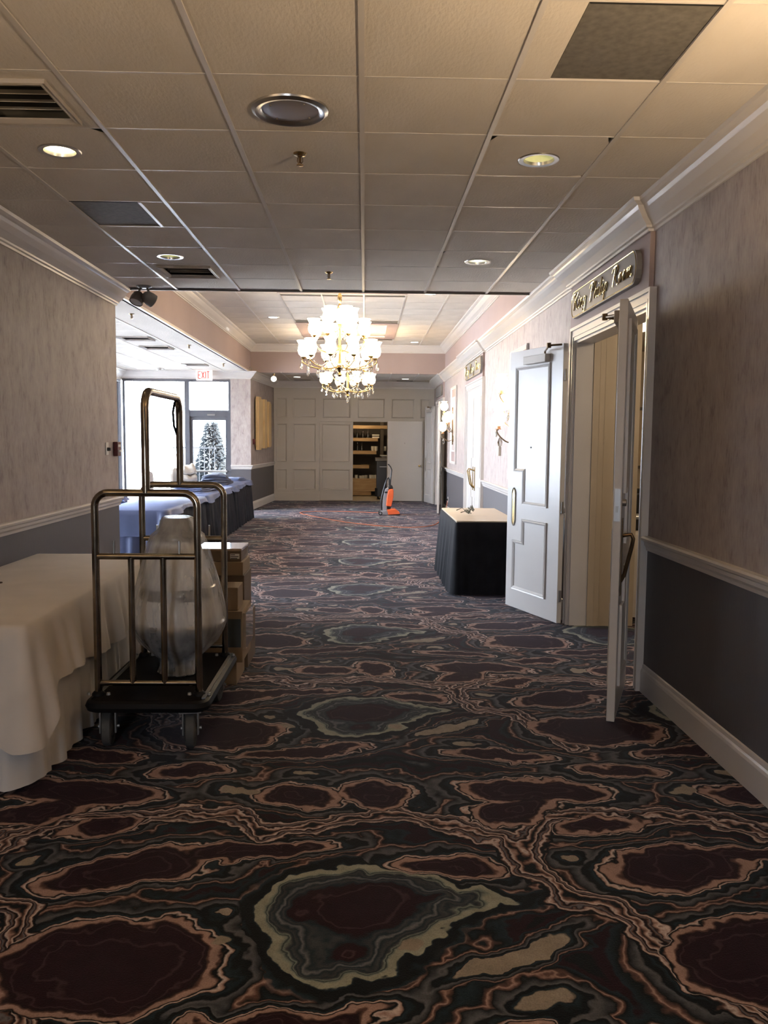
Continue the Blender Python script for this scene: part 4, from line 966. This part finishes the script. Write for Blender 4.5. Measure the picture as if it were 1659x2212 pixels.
vb(MB().tube([(vx(770), VY, vz(1215)), (vx(778), VY, vz(1100)), (vx(792), VY, vz(960)), (vx(775), VY, vz(915)), (vx(745), VY, vz(875)), (vx(728), VY, vz(872))], .013, 10), 'handle', MAT['black'], smooth=True)
vb(MB().tube([(vx(755), VY-.06, vz(1210)), (vx(755), VY-.06, vz(1120)), (vx(740), VY-.06, vz(1085)), (vx(715), VY-.06, vz(1105)), (vx(685), VY-.06, vz(1200)), (vx(650), VY-.06, vz(1330)), (vx(618), VY-.06, vz(1480)), (vx(635), VY-.06, vz(1590)), (vx(655), VY-.05, vz(1625))], .018, 10), 'hose', MAT['black'], smooth=True)
for s in (-1, 1):
    mb = MB(); mb.T = Matrix.Translation((vx(612), VY+s*.14, .042)) @ Matrix.Rotation(R_(90), 4, 'X'); mb.lathe([(0, -.015), (.03, -.015), (.042, -.012), (.042, .012), (.03, .015), (0, .015)], n=20); w = vb(mb, 'wheel', MAT['black'], smooth=True)
    mb = MB(); mb.T = Matrix.Translation((vx(612), VY+s*.14, .042)) @ Matrix.Rotation(R_(90), 4, 'X'); mb.lathe([(0, -.017), (.022, -.017), (.022, .017), (0, .017)], n=16); h = vb(mb, 'wheel_hub', MAT['vgrey'])
def smooth_path(P, k=10):
    P = [Vector(p) for p in P]; out = []
    for i in range(len(P)-1):
        p0, p1, p2, p3 = P[max(0, i-1)], P[i], P[i+1], P[min(len(P)-1, i+2)]
        for j in range(k):
            t = j/k; out.append(.5*((2*p1)+(-p0+p2)*t+(2*p0-5*p1+4*p2-p3)*t*t+(-p0+3*p1-3*p2+p3)*t**3))
    out.append(P[-1]); return out
cp = [(.38, 17.6, .03), (.30, 17.85, .008), (-.2, 18.05, .006), (-.88, 18.15, .006), (-1.38, 17.8, .006), (-.92, 16.75, .006), (-.23, 15.66, .006), (.62, 14.95, .006), (1.23, 15.2, .006), (1.55, 16.4, .006), (1.70, 17.3, .01), (1.76, 17.47, .2), (1.775, 17.49, .33)]
tag(MB().tube(smooth_path(cp), .006, 6).build('power_cord', MAT['cord'], smooth=True), 'orange power cord trailing over the carpet to the wall outlet', 'cord')

# ------------------------------------------------------------------ ceiling fixtures
def downlight(x, y, z, label, lens, r=.08, rim=.104, low=False):
    e = empty('recessed_light', (x, y, z), label=label, cat='ceiling light', group='recessed ceiling lights')
    MB().lathe([(r-.003, .012), (r, -.004), (rim, -.006), (rim+.004, .001), (r, .003)], n=32).build('trim_ring', MAT['chrome'], e, smooth=True)
    MB().lathe([(r, .0), (r-.004, .03), (r-.02, .10), (.045, .13)], n=32).build('reflector', MAT['lit_dim'], e, smooth=True)
    MB().lathe([(.074, .03), (.06, .022), (.03, .016), (0, .015)] if low else [(.045, .128), (.04, .11), (.02, .095), (0, .09)], n=20).build('lamp', lens, e, smooth=True)
    return e
downlight(-1.57, 4.42, ZC, 'bright yellow recessed light beside the near vent', MAT['lit_soft'], low=True)
downlight(.90, 4.43, ZC, 'recessed light with glowing yellow-green reflector, right of the speaker', MAT['lit_soft'])
downlight(-1.58, 6.88, ZC, 'recessed light just before the second ceiling vent', MAT['lit_soft'])
downlight(.92, 6.91, ZC, 'white recessed light near the ceiling edge on the right', MAT['white_lit'], low=True)
def surf_light(x, y, z, label):
    e = empty('recessed_light', (x, y, z), label=label, cat='ceiling light', group='recessed ceiling lights')
    MB().lathe([(.075, -.002), (.10, -.006), (.104, .0)], n=28).build('trim_ring', MAT['chrome'], e)
    MB().lathe([(0, -.004), (.078, -.004), (.078, .0)], n=28).build('lens', MAT['white_lit'], e)
surf_light(-1.58, 14.5, TZ, 'round light in the tray ceiling left of the chandeliers')
surf_light(1.06, 17.9, TZ, 'round light in the tray ceiling at its far right')
surf_light(.93, 12.0, TZ, 'round light in the tray ceiling just behind its near edge')
surf_light(-1.60, 19.8, ZC, 'round light in the low far ceiling, on the left')
surf_light(.98, 20.1, ZC, 'round light in the low far ceiling, on the right')
e = empty('ceiling_speaker', (-.34, 3.83, ZC), label='large round aluminium speaker grille in the front ceiling', cat='speaker')
MB().lathe([(.125, -.004), (.135, -.014), (.155, -.018), (.17, -.008), (.172, 0)], n=44).build('rim', MAT['chrome'], e, smooth=True)
MB().lathe([(0, -.014), (.07, -.013), (.11, -.008), (.128, -.004)], n=44).build('grille', MAT['spk'], e, smooth=True)
for a in range(4): MB().lathe([(0, -.013), (.005, -.013), (.005, -.008)], (.105*math.cos(a*1.571+.7), .105*math.sin(a*1.571+.7), 0), 8).build('screw', MAT['taupe'], e)
def sprinkler(x, y, z, label):
    e = empty('sprinkler', (x, y, z), label=label, cat='sprinkler', group='ceiling sprinklers')
    MB().lathe([(.012, -.012), (.03, -.008), (.036, 0)], n=18).build('escutcheon', MAT['brass'], e, smooth=True)
    MB().lathe([(0, -.05), (.007, -.05), (.008, -.02), (.013, -.016), (.013, 0)], n=12).build('body', MAT['bronze'], e)
    MB().lathe([(0, -.062), (.018, -.06), (.018, -.056), (0, -.056)], n=14).build('deflector', MAT['brass'], e)
    for s in (-1, 1): MB().tube([(s*.012, 0, -.02), (s*.014, 0, -.04), (0, 0, -.058)], .0025, 5).build('yoke', MAT['bronze'], e)
sprinkler(-.34, 4.40, ZC, 'brass sprinkler just behind the ceiling speaker'); sprinkler(-.32, 7.42, ZC, 'brass sprinkler near the ceiling edge above the chandelier')
for y, w in ((10.04, 'nearest'), (13.27, 'middle'), (16.46, 'farthest')): sprinkler(-2.77, y, ZC, '%s sprinkler on the white bay ceiling' % w)
def return_grille(x0, x1, y0, y1, label, fx0, fx1):
    e = empty('return_grille', ((x0+x1)/2, (y0+y1)/2, ZC), label=label, cat='vent'); w, l = (x1-x0)/2, (y1-y0)/2; cx = (x0+x1)/2
    MB().box(-w, w, -l, l, .004, .02).build('perforated_panel', MAT['perf'], e)
    MB().box(-w, w, -l, -l+.008, -.003, .004).build('edge_strip', MAT['dark'], e)
    if fx0 < x0: MB().box(fx0-cx, -w-.004, -l, l, 0, .02).build('filler_panel', MAT['tile'], e)
    if fx1 > x1: MB().box(w+.02, fx1-cx, -l, l, 0, .02).build('filler_panel', MAT['tile'], e); MB().box(w, w+.02, -l, l, -.004, .02).build('divider', MAT['grid'], e)
    elif fx0 < x0: MB().box(-w-.02, -w, -l, l, -.004, .02).build('divider', MAT['grid'], e)
return_grille(.745, 1.195, 2.875, 3.47, 'large dark return grille in the ceiling at the upper right', .592, 1.2)
return_grille(-1.85, -1.42, 5.325, 5.92, 'dark return grille in the ceiling at the left', -1.85, -1.256)
def diffuser(x, y, z, label, w=.3, mt='vent', slot=.2):
    e = empty('air_diffuser', (x, y, z), label=label, cat='vent', group='square supply air vents')
    mb = MB()
    for a in ((-w, w, -w, -w+.07), (-w, w, w-.07, w), (-w, -w+.07, -w+.07, w-.07), (w-.07, w, -w+.07, w-.07)): mb.box(*a, -.002, .012)
    mb.build('mounting_panel', MAT['tile'], e)
    mb = MB(); mb.mould([(-w+.07, -w+.07), (-w+.07, w-.07), (w-.07, w-.07), (w-.07, -w+.07)], -.035, -.02); mb.build('frame', MAT[mt], e)
    MB().box(-w+.09, w-.09, -w+.09, w-.09, .05, .06).build('back', MAT['dark'], e)
    for i in range(5):
        yy = -w+.10+i*.085
        mb = MB(); mb.T = Matrix.Translation((0, yy, .015)) @ Matrix.Rotation(R_(38), 4, 'X'); mb.box(-w+.1, w-.1, 0, .062 if i < 3 else .03, 0, .003); mb.build('blade', MAT[mt], e)
    return e
diffuser(GX(-3)+G/2, GY(0)+G/2, ZC, 'supply vent at the upper left corner of the view'); diffuser(GX(-3)+G/2, GY(6)+G/2, ZC, 'supply vent near the ceiling edge on the left')
for j, w in ((6, 'nearest'), (8, 'middle'), (13, 'farthest')): diffuser(BX(0)-G/2, 8.46+G*j+G/2, ZC, '%s supply vent on the white bay ceiling' % w)
for x, w in ((-1.55, 'left'), (1.0, 'right')):
    e = empty('air_slot', (x, 20.75, ZC), label='dark slot vent in the low far ceiling, on the '+w, cat='vent', group='slot vents in the far ceiling')
    MB().box(-.22, .22, -.12, .12, -.006, .0).build('frame', MAT['vent'], e); MB().box(-.2, .2, -.09, .09, -.009, -.006).build('slot', MAT['perf'], e)
e = empty('smoke_detector', (-4.34, 17.7, ZC), label='round smoke detector on the bay ceiling', cat='detector')
MB().lathe([(0, -.05), (.04, -.05), (.06, -.03), (.065, 0)], n=22).build('cover', MAT['plate'], e, smooth=True); MB().lathe([(0, -.055), (.012, -.055), (.012, -.05)], n=10).build('sensor', MAT['taupe'], e)
# twin-head emergency spot at the corner of the left wall
e = empty('emergency_light', (-2.14, 8.21, ZC), label='taupe twin-head emergency spotlight at the ceiling edge', cat='spotlight')
MB().lathe([(0, -.02), (.04, -.02), (.075, -.006), (.078, 0)], n=24).build('canopy', MAT['taupe'], e, smooth=True)
for s, rz, tilt in ((-1, 2.7, 30), (1, -.9, 62)):
    MB().tube([(s*.03, 0, -.018), (s*.045, -.01, -.05), (s*.045, -.02, -.075)], .012, 8).build('arm', MAT['taupe'], e, smooth=True)
    mb = MB(); mb.T = Matrix.Translation((s*.058, -.03, -.125)) @ Matrix.Rotation(rz, 4, 'Z') @ Matrix.Rotation(R_(tilt), 4, 'X')
    mb.lathe([(0, .075), (.03, .07), (.055, .045), (.066, 0), (.066, -.045), (.06, -.05), (.056, -.04), (0, -.034)], n=24); h = mb.build('lamp_head', MAT['taupe'], e, smooth=True)
    mb = MB(); mb.T = Matrix.Translation((s*.058, -.03, -.125)) @ Matrix.Rotation(rz, 4, 'Z') @ Matrix.Rotation(R_(tilt), 4, 'X'); mb.lathe([(0, -.044), (.056, -.042)], n=20); mb.build('lens', MAT['pewter'], h)
e = empty('globe_spotlight', (-2.05, 18.9, ZC), label='small round chrome spotlight hanging near the pine slats', cat='spotlight')
MB().lathe([(0, -.03), (.03, -.02), (.035, 0)], n=14).build('canopy', MAT['brass'], e); MB().tube([(0, 0, -.02), (0, 0, -.06)], .01, 8).build('stem', MAT['brass'], e)
mb = MB(); mb.T = Matrix.Translation((0, 0, -.12)) @ Matrix.Rotation(R_(90), 4, 'X'); mb.lathe([(0, -.07), (.04, -.06), (.07, 0), (.072, .03), (.062, .035), (.055, .02), (.02, .0), (0, .0)], n=24); mb.build('head', MAT['chrome'], e, smooth=True)
mb = MB(); mb.T = Matrix.Translation((0, -.01, -.12)) @ Matrix.Rotation(R_(90), 4, 'X'); mb.lathe([(0, .018), (.03, .012), (.035, 0)], n=16); mb.build('lamp', MAT['white_lit'], e)

# ------------------------------------------------------------------ chandeliers
SHADE = [(.02, 0), (.035, .006), (.062, .03), (.075, .08), (.068, .125), (.06, .155), (.078, .19), (.088, .205)]
DROP = [(0, 0), (.006, -.008), (.01, -.02), (.016, -.045), (.013, -.065), (0, -.085)]
def chandelier(x, y, label):
    e = empty('chandelier', (x, y, 2.40), label=label, cat='chandelier', group='crystal chandeliers in the ceiling tray')
    T = TZ+.26-2.40
    MB().lathe([(0, 0), (.02, .01), (.035, .03), (.015, .06), (.03, .09), (.06, .12), (.06, .15), (.025, .18), (.02, .30), (.04, .36), (.02, .42), (.018, .62), (.05, .68), (.02, .74), (.015, .86), (.03, .90), (.012, .95), (.025, .98), (.03, 1.04), (.008, 1.09), (0, 1.10)], n=18).build('stem', MAT['brass'], e, smooth=True)
    MB().tube([(0, 0, 1.09), (0, 0, T)], .006, 6).build('chain', MAT['brass'], e); MB().lathe([(0, T-.04), (.04, T-.03), (.07, T-.005), (0, T-.005)], n=20).build('canopy', MAT['brass'], e, smooth=True)
    sh = dr = None; rnd = random.Random(2)
    for n_, R, z0, z1, off in ((10, .47, .14, .25, .1), (8, .35, .36, .52, .35), (5, .17, .62, .68, .2)):
        for i in range(n_):
            a = 2*math.pi*i/n_+off; c, s = math.cos(a), math.sin(a)
            path = smooth_path([(c*.02, s*.02, z0), (c*R*.4, s*R*.4, z0-.04), (c*R*.8, s*R*.8, z0-.01), (c*R*1.03, s*R*1.03, z1-.06), (c*R, s*R, z1)], 4)
            MB().tube(path, .007, 6).build('arm', MAT['brass'], e, smooth=True)
            MB().lathe([(0, -.03), (.012, -.025), (.04, 0), (.03, .006), (.018, .006)], (c*R, s*R, z1), 12).build('bobeche', MAT['brass'], e, smooth=True)
            if sh is None: sh = MB().lathe(SHADE, n=16).build('glass_shade', MAT['lit'], e, smooth=True); o = sh
            else: o = kid(sh, e)
            o.location = (c*R, s*R, z1+.006); o.rotation_euler = (0, 0, 0)
            for q, (f, dz) in enumerate(((1.06, -.03), (.62, -.03))):
                aa = a+(.12 if q else 0); zz = (z1 if q == 0 else z0)+dz
                if dr is None: dr = MB().lathe(DROP, n=8).build('crystal_drop', MAT['crystal'], e); o = dr
                else: o = kid(dr, e)
                o.location = (math.cos(aa)*R*f, math.sin(aa)*R*f, zz-.03); sc = 1.0+.5*rnd.random(); o.scale = (sc, sc, sc)
    for i in range(10):
        a = 2*math.pi*i/10+.41; o = kid(dr, e); o.location = (math.cos(a)*.43, math.sin(a)*.43, .11); o.scale = (1.2, 1.2, 1.2)
        MB().tube(smooth_path([(math.cos(a-.31)*.45, math.sin(a-.31)*.45, .2), (math.cos(a)*.43, math.sin(a)*.43, .115), (math.cos(a+.31)*.45, math.sin(a+.31)*.45, .2)], 5), .004, 4).build('bead_chain', MAT['crystal'], e)
    o = kid(dr, e); o.location = (0, 0, 0); o.scale = (1.6, 1.6, 1.4)
    return e
chandelier(-.33, 10.95, 'near crystal chandelier, the larger one'); chandelier(-.33, 16.2, 'farther crystal chandelier, partly behind the near one')
for y in (10.95, 16.2):
    point_light('chandelier_light', (-.33, y, 3.12), 85, (1, .76, .48), .3)

# ------------------------------------------------------------------ wall sconces and picture-frame panels
def sconce(y, label, left=False, pw=6, shade='lit'):
    e = empty('wall_sconce', (XL if left else XR, y, 1.62), math.pi if left else 0, label=label, cat='wall lamp', group='brass wall sconces')
    MB().lathe([(0, 0), (.07, 0), (.075, .012), (.03, .03), (0, .035)], n=20).build('back_plate', MAT['brass'], e, smooth=True).rotation_euler = (0, R_(-90), 0)
    MB().tube([(-.03, 0, -.12), (-.035, 0, .62)], .012, 8).build('stem', MAT['bronze'], e)
    g = None
    for (dx, dy, z) in ((-.20, .02, .56), (-.22, .05, .15), (-.14, -.26, .33), (-.14, .26, .33), (-.10, -.04, .36)):
        zb = z-.05
        MB().tube(smooth_path([(-.03, 0, zb-.12), (dx*.5, dy*.6, zb-.15), (dx*.9, dy*.95, zb-.09), (dx*1.1, dy*1.05, zb-.02), (dx, dy, zb)], 5), .008, 6).build('arm', MAT['bronze'], e, smooth=True)
        MB().lathe([(0, 0), (.03, 0), (.03, .008), (.02, .012), (.022, .045), (0, .045)], (dx, dy, zb), 12).build('candle_cup', MAT['bulbtan'], e, smooth=True)
        pr = [(.02, .04), (.055, .06), (.078, .11), (.074, .165), (.05, .205), (.06, .23)]
        if g is None: g = MB().lathe(pr, n=16).build('glass_shade', MAT[shade], e, smooth=True); o = g
        else: o = kid(g, e)
        o.location = (dx, dy, zb)
        d = MB().lathe(DROP, (dx-.02, dy+.04, zb-.01), 8).build('crystal_drop', MAT['crystal'], e); MB().lathe([(0, 0), (.012, -.012), (0, -.024)], (dx-.02, dy+.04, zb+.015), 6).build('bead', MAT['crystal'], d)
    MB().lathe([(0, 0), (.012, -.02), (.03, -.07), (.02, -.11), (0, -.13)], (-.20, .06, .02), 10).build('large_pendant', MAT['crystal'], e)
    lo = (XL+.32 if left else XR-.32, y, 2.20)
    if shade == 'lit': point_light('sconce_light', lo, pw, WARM, .12)
    else:
        l = bpy.data.lights.new('sconce_uplight', 'SPOT'); l.energy = pw; l.color = WARM; l.spot_size = R_(168); l.spot_blend = .12; l.shadow_soft_size = .1  # upward spot for the added sconces only
        o = bpy.data.objects.new('sconce_uplight', l); o.location = lo; o.rotation_euler = (math.pi, 0, 0); COL.objects.link(o)
def frame_panel(y0, y1, label, left=False):
    e = empty('wall_frame', (XL if left else XR, (y0+y1)/2, 0), math.pi if left else 0, label=label, cat='wall panel', group='nested white wall frames behind the sconces'); h = (y1-y0)/2
    FW = Matrix(((0, 0, -1, 0), (1, 0, 0, 0), (0, 1, 0, 0), (0, 0, 0, 1)))
    MB().box(-.006, 0, -h, h, 1.12, 2.65).build('mauve_panel', MAT['mauve'], e)
    MB().mould([(-h, 1.12), (-h, 2.65), (h, 2.65), (h, 1.12)], -.045, .03, FW).build('outer_frame', MAT['trim'], e)
    MB().box(-.014, -.006, -h*.55, h*.55, 1.38, 2.42).build('inner_panel', MAT['wall'], e)
    MB().mould([(-h*.62, 1.36), (-h*.62, 2.44), (h*.62, 2.44), (h*.62, 1.36)], -.035, .026, FW).build('inner_frame', MAT['trim'], e)
for a, b, w in ((9.09, 10.12, 'partly hidden by the open white door'), (16.07, 17.0, 'beyond the closed double doors'), (1.6, 2.6, 'beside the camera'), (.7, 1.7, 'on the left wall beside the camera')):
    lf = 'left' in w; frame_panel(a, b, 'nested white wall frame '+w, lf); sconce((a+b)/2+.02, 'lit five-light brass sconce on the wall frame '+w, lf, 2.2 if a > 5 else (52 if lf else 95), 'lit' if a > 5 else 'lit_low')  # the two sconces beside the camera are added to warm the near ceiling

# ------------------------------------------------------------------ room signs
GL = {'K': (.62, [[(-.08, .82), (.0, .97), (.2, 1)], [(.22, 1), (.08, 0)], [(.62, .98), (.42, .8), (.16, .5)], [(.22, .54), (.5, .02), (.6, .05)]]),
 'i': (.2, [[(.0, .42), (.07, .5), (.03, .1), (.13, .0), (.2, .1)], [(.09, .68), (.1, .72)]]),
 'n': (.34, [[(.0, .42), (.07, .5), (.04, 0)], [(.05, .3), (.18, .5), (.25, .42), (.21, .06), (.28, 0), (.34, .1)]]),
 'g': (.34, [[(.27, .44), (.12, .5), (.03, .26), (.1, .04), (.22, .16), (.28, .48), (.22, -.25), (.08, -.36), (-.02, -.2)]]),
 'P': (.52, [[(-.05, .75), (.1, .97), (.42, 1), (.52, .8), (.4, .55), (.18, .5)], [(.26, .97), (.1, 0), (.02, .06)]]),
 'h': (.34, [[(.12, .95), (.03, 0)], [(.05, .28), (.19, .5), (.26, .42), (.22, .06), (.29, 0), (.34, .1)]]),
 'l': (.18, [[(.14, .95), (.04, .12), (.1, 0), (.18, .1)]]),
 'p': (.34, [[(.07, .5), (-.02, -.38)], [(.05, .38), (.18, .5), (.28, .34), (.2, .04), (.06, .08)]]),
 'R': (.62, [[(-.05, .75), (.1, .97), (.42, 1), (.52, .8), (.4, .55), (.2, .5)], [(.26, .97), (.1, 0)], [(.26, .5), (.52, .02), (.64, .06)]]),
 'o': (.32, [[(.24, .46), (.12, .5), (.03, .26), (.1, .02), (.22, .1), (.27, .34), (.22, .48), (.34, .44)]]),
 'm': (.5, [[(.0, .42), (.07, .5), (.04, 0)], [(.05, .3), (.16, .5), (.21, .42), (.18, 0)], [(.2, .3), (.32, .5), (.38, .42), (.35, .06), (.42, 0), (.5, .1)]]),
 'H': (.7, [[(-.05, .8), (.08, .96), (.24, 1), (.1, 0)], [(.66, 1), (.52, 0), (.62, .04)], [(.14, .5), (.6, .54)]]),
 'e': (.28, [[(.04, .24), (.22, .32), (.2, .48), (.1, .48), (.03, .22), (.12, .0), (.28, .1)]]),
 'r': (.24, [[(.0, .42), (.07, .5), (.04, 0)], [(.05, .32), (.16, .5), (.24, .44)]]),
 'y': (.34, [[(.0, .42), (.07, .5), (.06, .12), (.14, .02), (.26, .2)], [(.3, .5), (.2, -.28), (.06, -.36), (-.02, -.22)]]), ' ': (.34, [])}
def room_sign(y0, y1, z0, z1, text, label, mt):
    cy, cz = (y0+y1)/2, (z0+z1)/2; e = empty('room_sign', (XR-.03, cy, cz), label=label, cat='sign'); h, v = (y1-y0)/2, (z1-z0)/2
    c = .08; poly = [(-h+c, -v), (h-c, -v)]+[(h-c+c*math.sin(R_(t)), -v*math.cos(R_(t))) for t in range(15, 180, 15)]+[(h-c, v), (-h+c, v)]+[(-h+c-c*math.sin(R_(t)), v*math.cos(R_(t))) for t in range(15, 180, 15)]
    FW = Matrix(((0, 0, -1, 0), (1, 0, 0, 0), (0, 1, 0, 0), (0, 0, 0, 1)))
    mb = MB(); mb.T = FW; mb.prism(poly, 0, .035); b = mb.build('board', MAT['sign'], e)
    mb = MB(); mb.T = FW @ Matrix.Translation((0, 0, .035)); mb.mould([(x*.985, z*.94) for x, z in poly], .008, .004); mb.build('gilt_rim', MAT['gold'], e)
    tot = sum(GL[ch][0]+.06 for ch in text); sc = (2*h-.16)/tot; hh = min(sc*1.15, v*1.15); x = 0
    for ch in text:
        w, st = GL[ch]
        for s in st:
            pts = smooth_path([(px, py, 0) for px, py in s], 4) if len(s) > 2 else [Vector((p[0], p[1], 0)) for p in s]
            mb = MB(); mb.tube([(-.042, h-.10-(x+p.x+.12*p.y)*sc, (p.y-.4)*hh) for p in pts], .0055, 5); mb.build('letter', mt, e)
        x += w+.06
room_sign(5.33, 7.0, 2.60, 2.82, 'King Philip Room', 'grey sign with gilt script above the near open doors', MAT['gold'])
room_sign(12.42, 14.3, 2.60, 2.86, 'King Henry Room', 'grey sign with gilt script above the closed double doors', MAT['gold'])
room_sign(18.7, 20.25, 2.60, 2.84, '   ', 'plain mauve sign board above the far double doors', MAT['gold'])

# ------------------------------------------------------------------ small wall things
e = empty('wall_switch', (XL, 8.01, 1.48), label='white wall plate with dark knob on the left wall', cat='switch')
MB().box(0, .008, -.04, .04, -.06, .06).build('plate', MAT['plate'], e, bevel=.003); MB().lathe([(0, 0), (.018, 0), (.014, .03), (0, .032)], n=14).build('knob', MAT['black'], e).matrix_local = Matrix.Translation((.008, 0, -.005)) @ Matrix.Rotation(R_(90), 4, 'Y')
e = empty('fire_alarm', (XL, 8.27, 1.475), label='dark red fire alarm pull station at the end of the left wall', cat='fire alarm')
MB().box(0, .045, -.055, .055, -.07, .07).build('housing', MAT['red'], e, bevel=.005); MB().box(.045, .058, -.035, .035, -.03, -.01).build('pull_bar', MAT['plate'], e); MB().box(.045, .048, -.035, .035, .02, .045).build('legend_strip', MAT['plate'], e)
e = empty('fire_alarm', (-2.485, 18.62, 1.52), label='small red fire alarm left of the pine slats', cat='fire alarm')
MB().box(0, .04, -.05, .05, -.06, .06).build('housing', MAT['red'], e, bevel=.004); MB().box(.04, .05, -.03, .03, -.02, 0).build('pull_bar', MAT['red'], e)
e = empty('wall_outlet', (XR, 17.49, .33), label='white wall outlet with black plug below the far chair rail', cat='outlet')
MB().box(-.008, 0, -.04, .04, -.06, .06).build('plate', MAT['plate'], e); MB().box(-.045, -.008, -.02, .02, -.02, .02).build('plug', MAT['black'], e)
e = empty('thermostat', (XR, 10.85, 1.45), label='beige thermostat box below the near sconce', cat='thermostat')
MB().box(-.035, 0, -.05, .05, -.06, .06).build('case', MAT['vent'], e, bevel=.004); MB().box(-.037, -.035, -.035, .035, -.05, .03).build('display', MAT['plate'], e)
e = empty('pine_slats', (-2.40, 19.62, 1.93), -.0577, label='staggered vertical pine boards mounted on the far left wall', cat='wall decoration')
PS = .92
for i, (y, w, z0, z1, d) in enumerate(((-.95+.06, .10, -.52, .55, .03), (-.72, .34, -.60, .60, .07), (-.36, .30, -.56, .56, .05), (-.04, .32, -.57, .57, .09), (.28, .26, -.54, .53, .05), (.56, .28, -.55, .54, .09), (.86, .26, -.53, .51, .06))):
    MB().box(0, d, (y-w/2)*PS, (y+w/2)*PS, z0, z1).build('pine_board', MAT['pine'], e, bevel=.004)

# ------------------------------------------------------------------ side room contents seen through the gap
table(2.36, 3.2, 7.3, 9.1, 'folding table under the white cloth in the side room')
o = drape(2.33, 3.23, 7.27, 9.13, .762, lambda x, y: .02, .016, 61, flare=.04, corner=0, rad=.06).build('tablecloth', MAT['white_cloth'], smooth=True, angle=80)
tag(o, 'white floor-length cloth on the table in the side room', 'tablecloth')
tag(MB().box(2.42, 2.75, 7.6, 7.9, .764, .90).build('black_bag', MAT['black'], bevel=.03), 'black bag on the white cloth in the side room', 'bag')
for i, (x, y) in enumerate(((3.35, 10.0), (3.7, 11.0), (3.3, 11.4))):
    e = empty('dining_chair', (x, y, 0), .4*i, label='dark chair in the side room, %s of three' % ('nearest', 'middle', 'farthest')[i], cat='chair', group='dark chairs in the side room')
    MB().box(-.22, .22, -.22, .22, .42, .48).build('seat', MAT['black'], e, bevel=.02); MB().box(-.2, .2, .18, .22, .5, .95).build('backrest', MAT['black'], e, bevel=.02)
    for sx in (-1, 1):
        for sy in (-1, 1): MB().tube([(sx*.19, sy*.19, .42), (sx*.2, sy*.2, 0)], .013, 8).build('leg', MAT['pewter'], e)
e = empty('wall_board', (4.2, 13.49, 0), label='large tan board on the far wall of the side room', cat='board')
MB().box(-.9, .9, -.02, 0, 1.2, 2.1).build('panel', MAT['screen'], e)
for a in ((-.93, .93, -.035, 0, 2.1, 2.15), (-.93, .93, -.035, 0, 1.15, 1.2), (-.93, -.9, -.035, 0, 1.2, 2.1), (.9, .93, -.035, 0, 1.2, 2.1)): MB().box(*a).build('frame_strip', MAT['taupe'], e)
e = empty('ceiling_lamp', (3.4, 10.2, ZC), label='lit round ceiling lamp in the side room', cat='ceiling light')
MB().lathe([(0, -.03), (.17, -.03), (.18, 0)], n=24).build('base', MAT['plate'], e); MB().lathe([(0, -.12), (.08, -.10), (.12, -.05), (.125, -.03)], n=24).build('globe', MAT['lit_soft'], e, smooth=True)
point_light('side_room_light', (3.4, 9.6, 2.7), 50, (1, .78, .5), .15)
e = empty('ceiling_lamp', (3.0, 5.4, ZC), label='round ceiling lamp of the side room nearest the corridor', cat='ceiling light')
MB().lathe([(0, -.03), (.17, -.03), (.18, 0)], n=24).build('base', MAT['plate'], e); MB().lathe([(0, -.12), (.08, -.10), (.12, -.05), (.125, -.03)], n=24).build('globe', MAT['lit_soft'], e, smooth=True)
point_light('side_room_light', (3.0, 5.4, 2.7), 35, (1, .80, .55), .15)
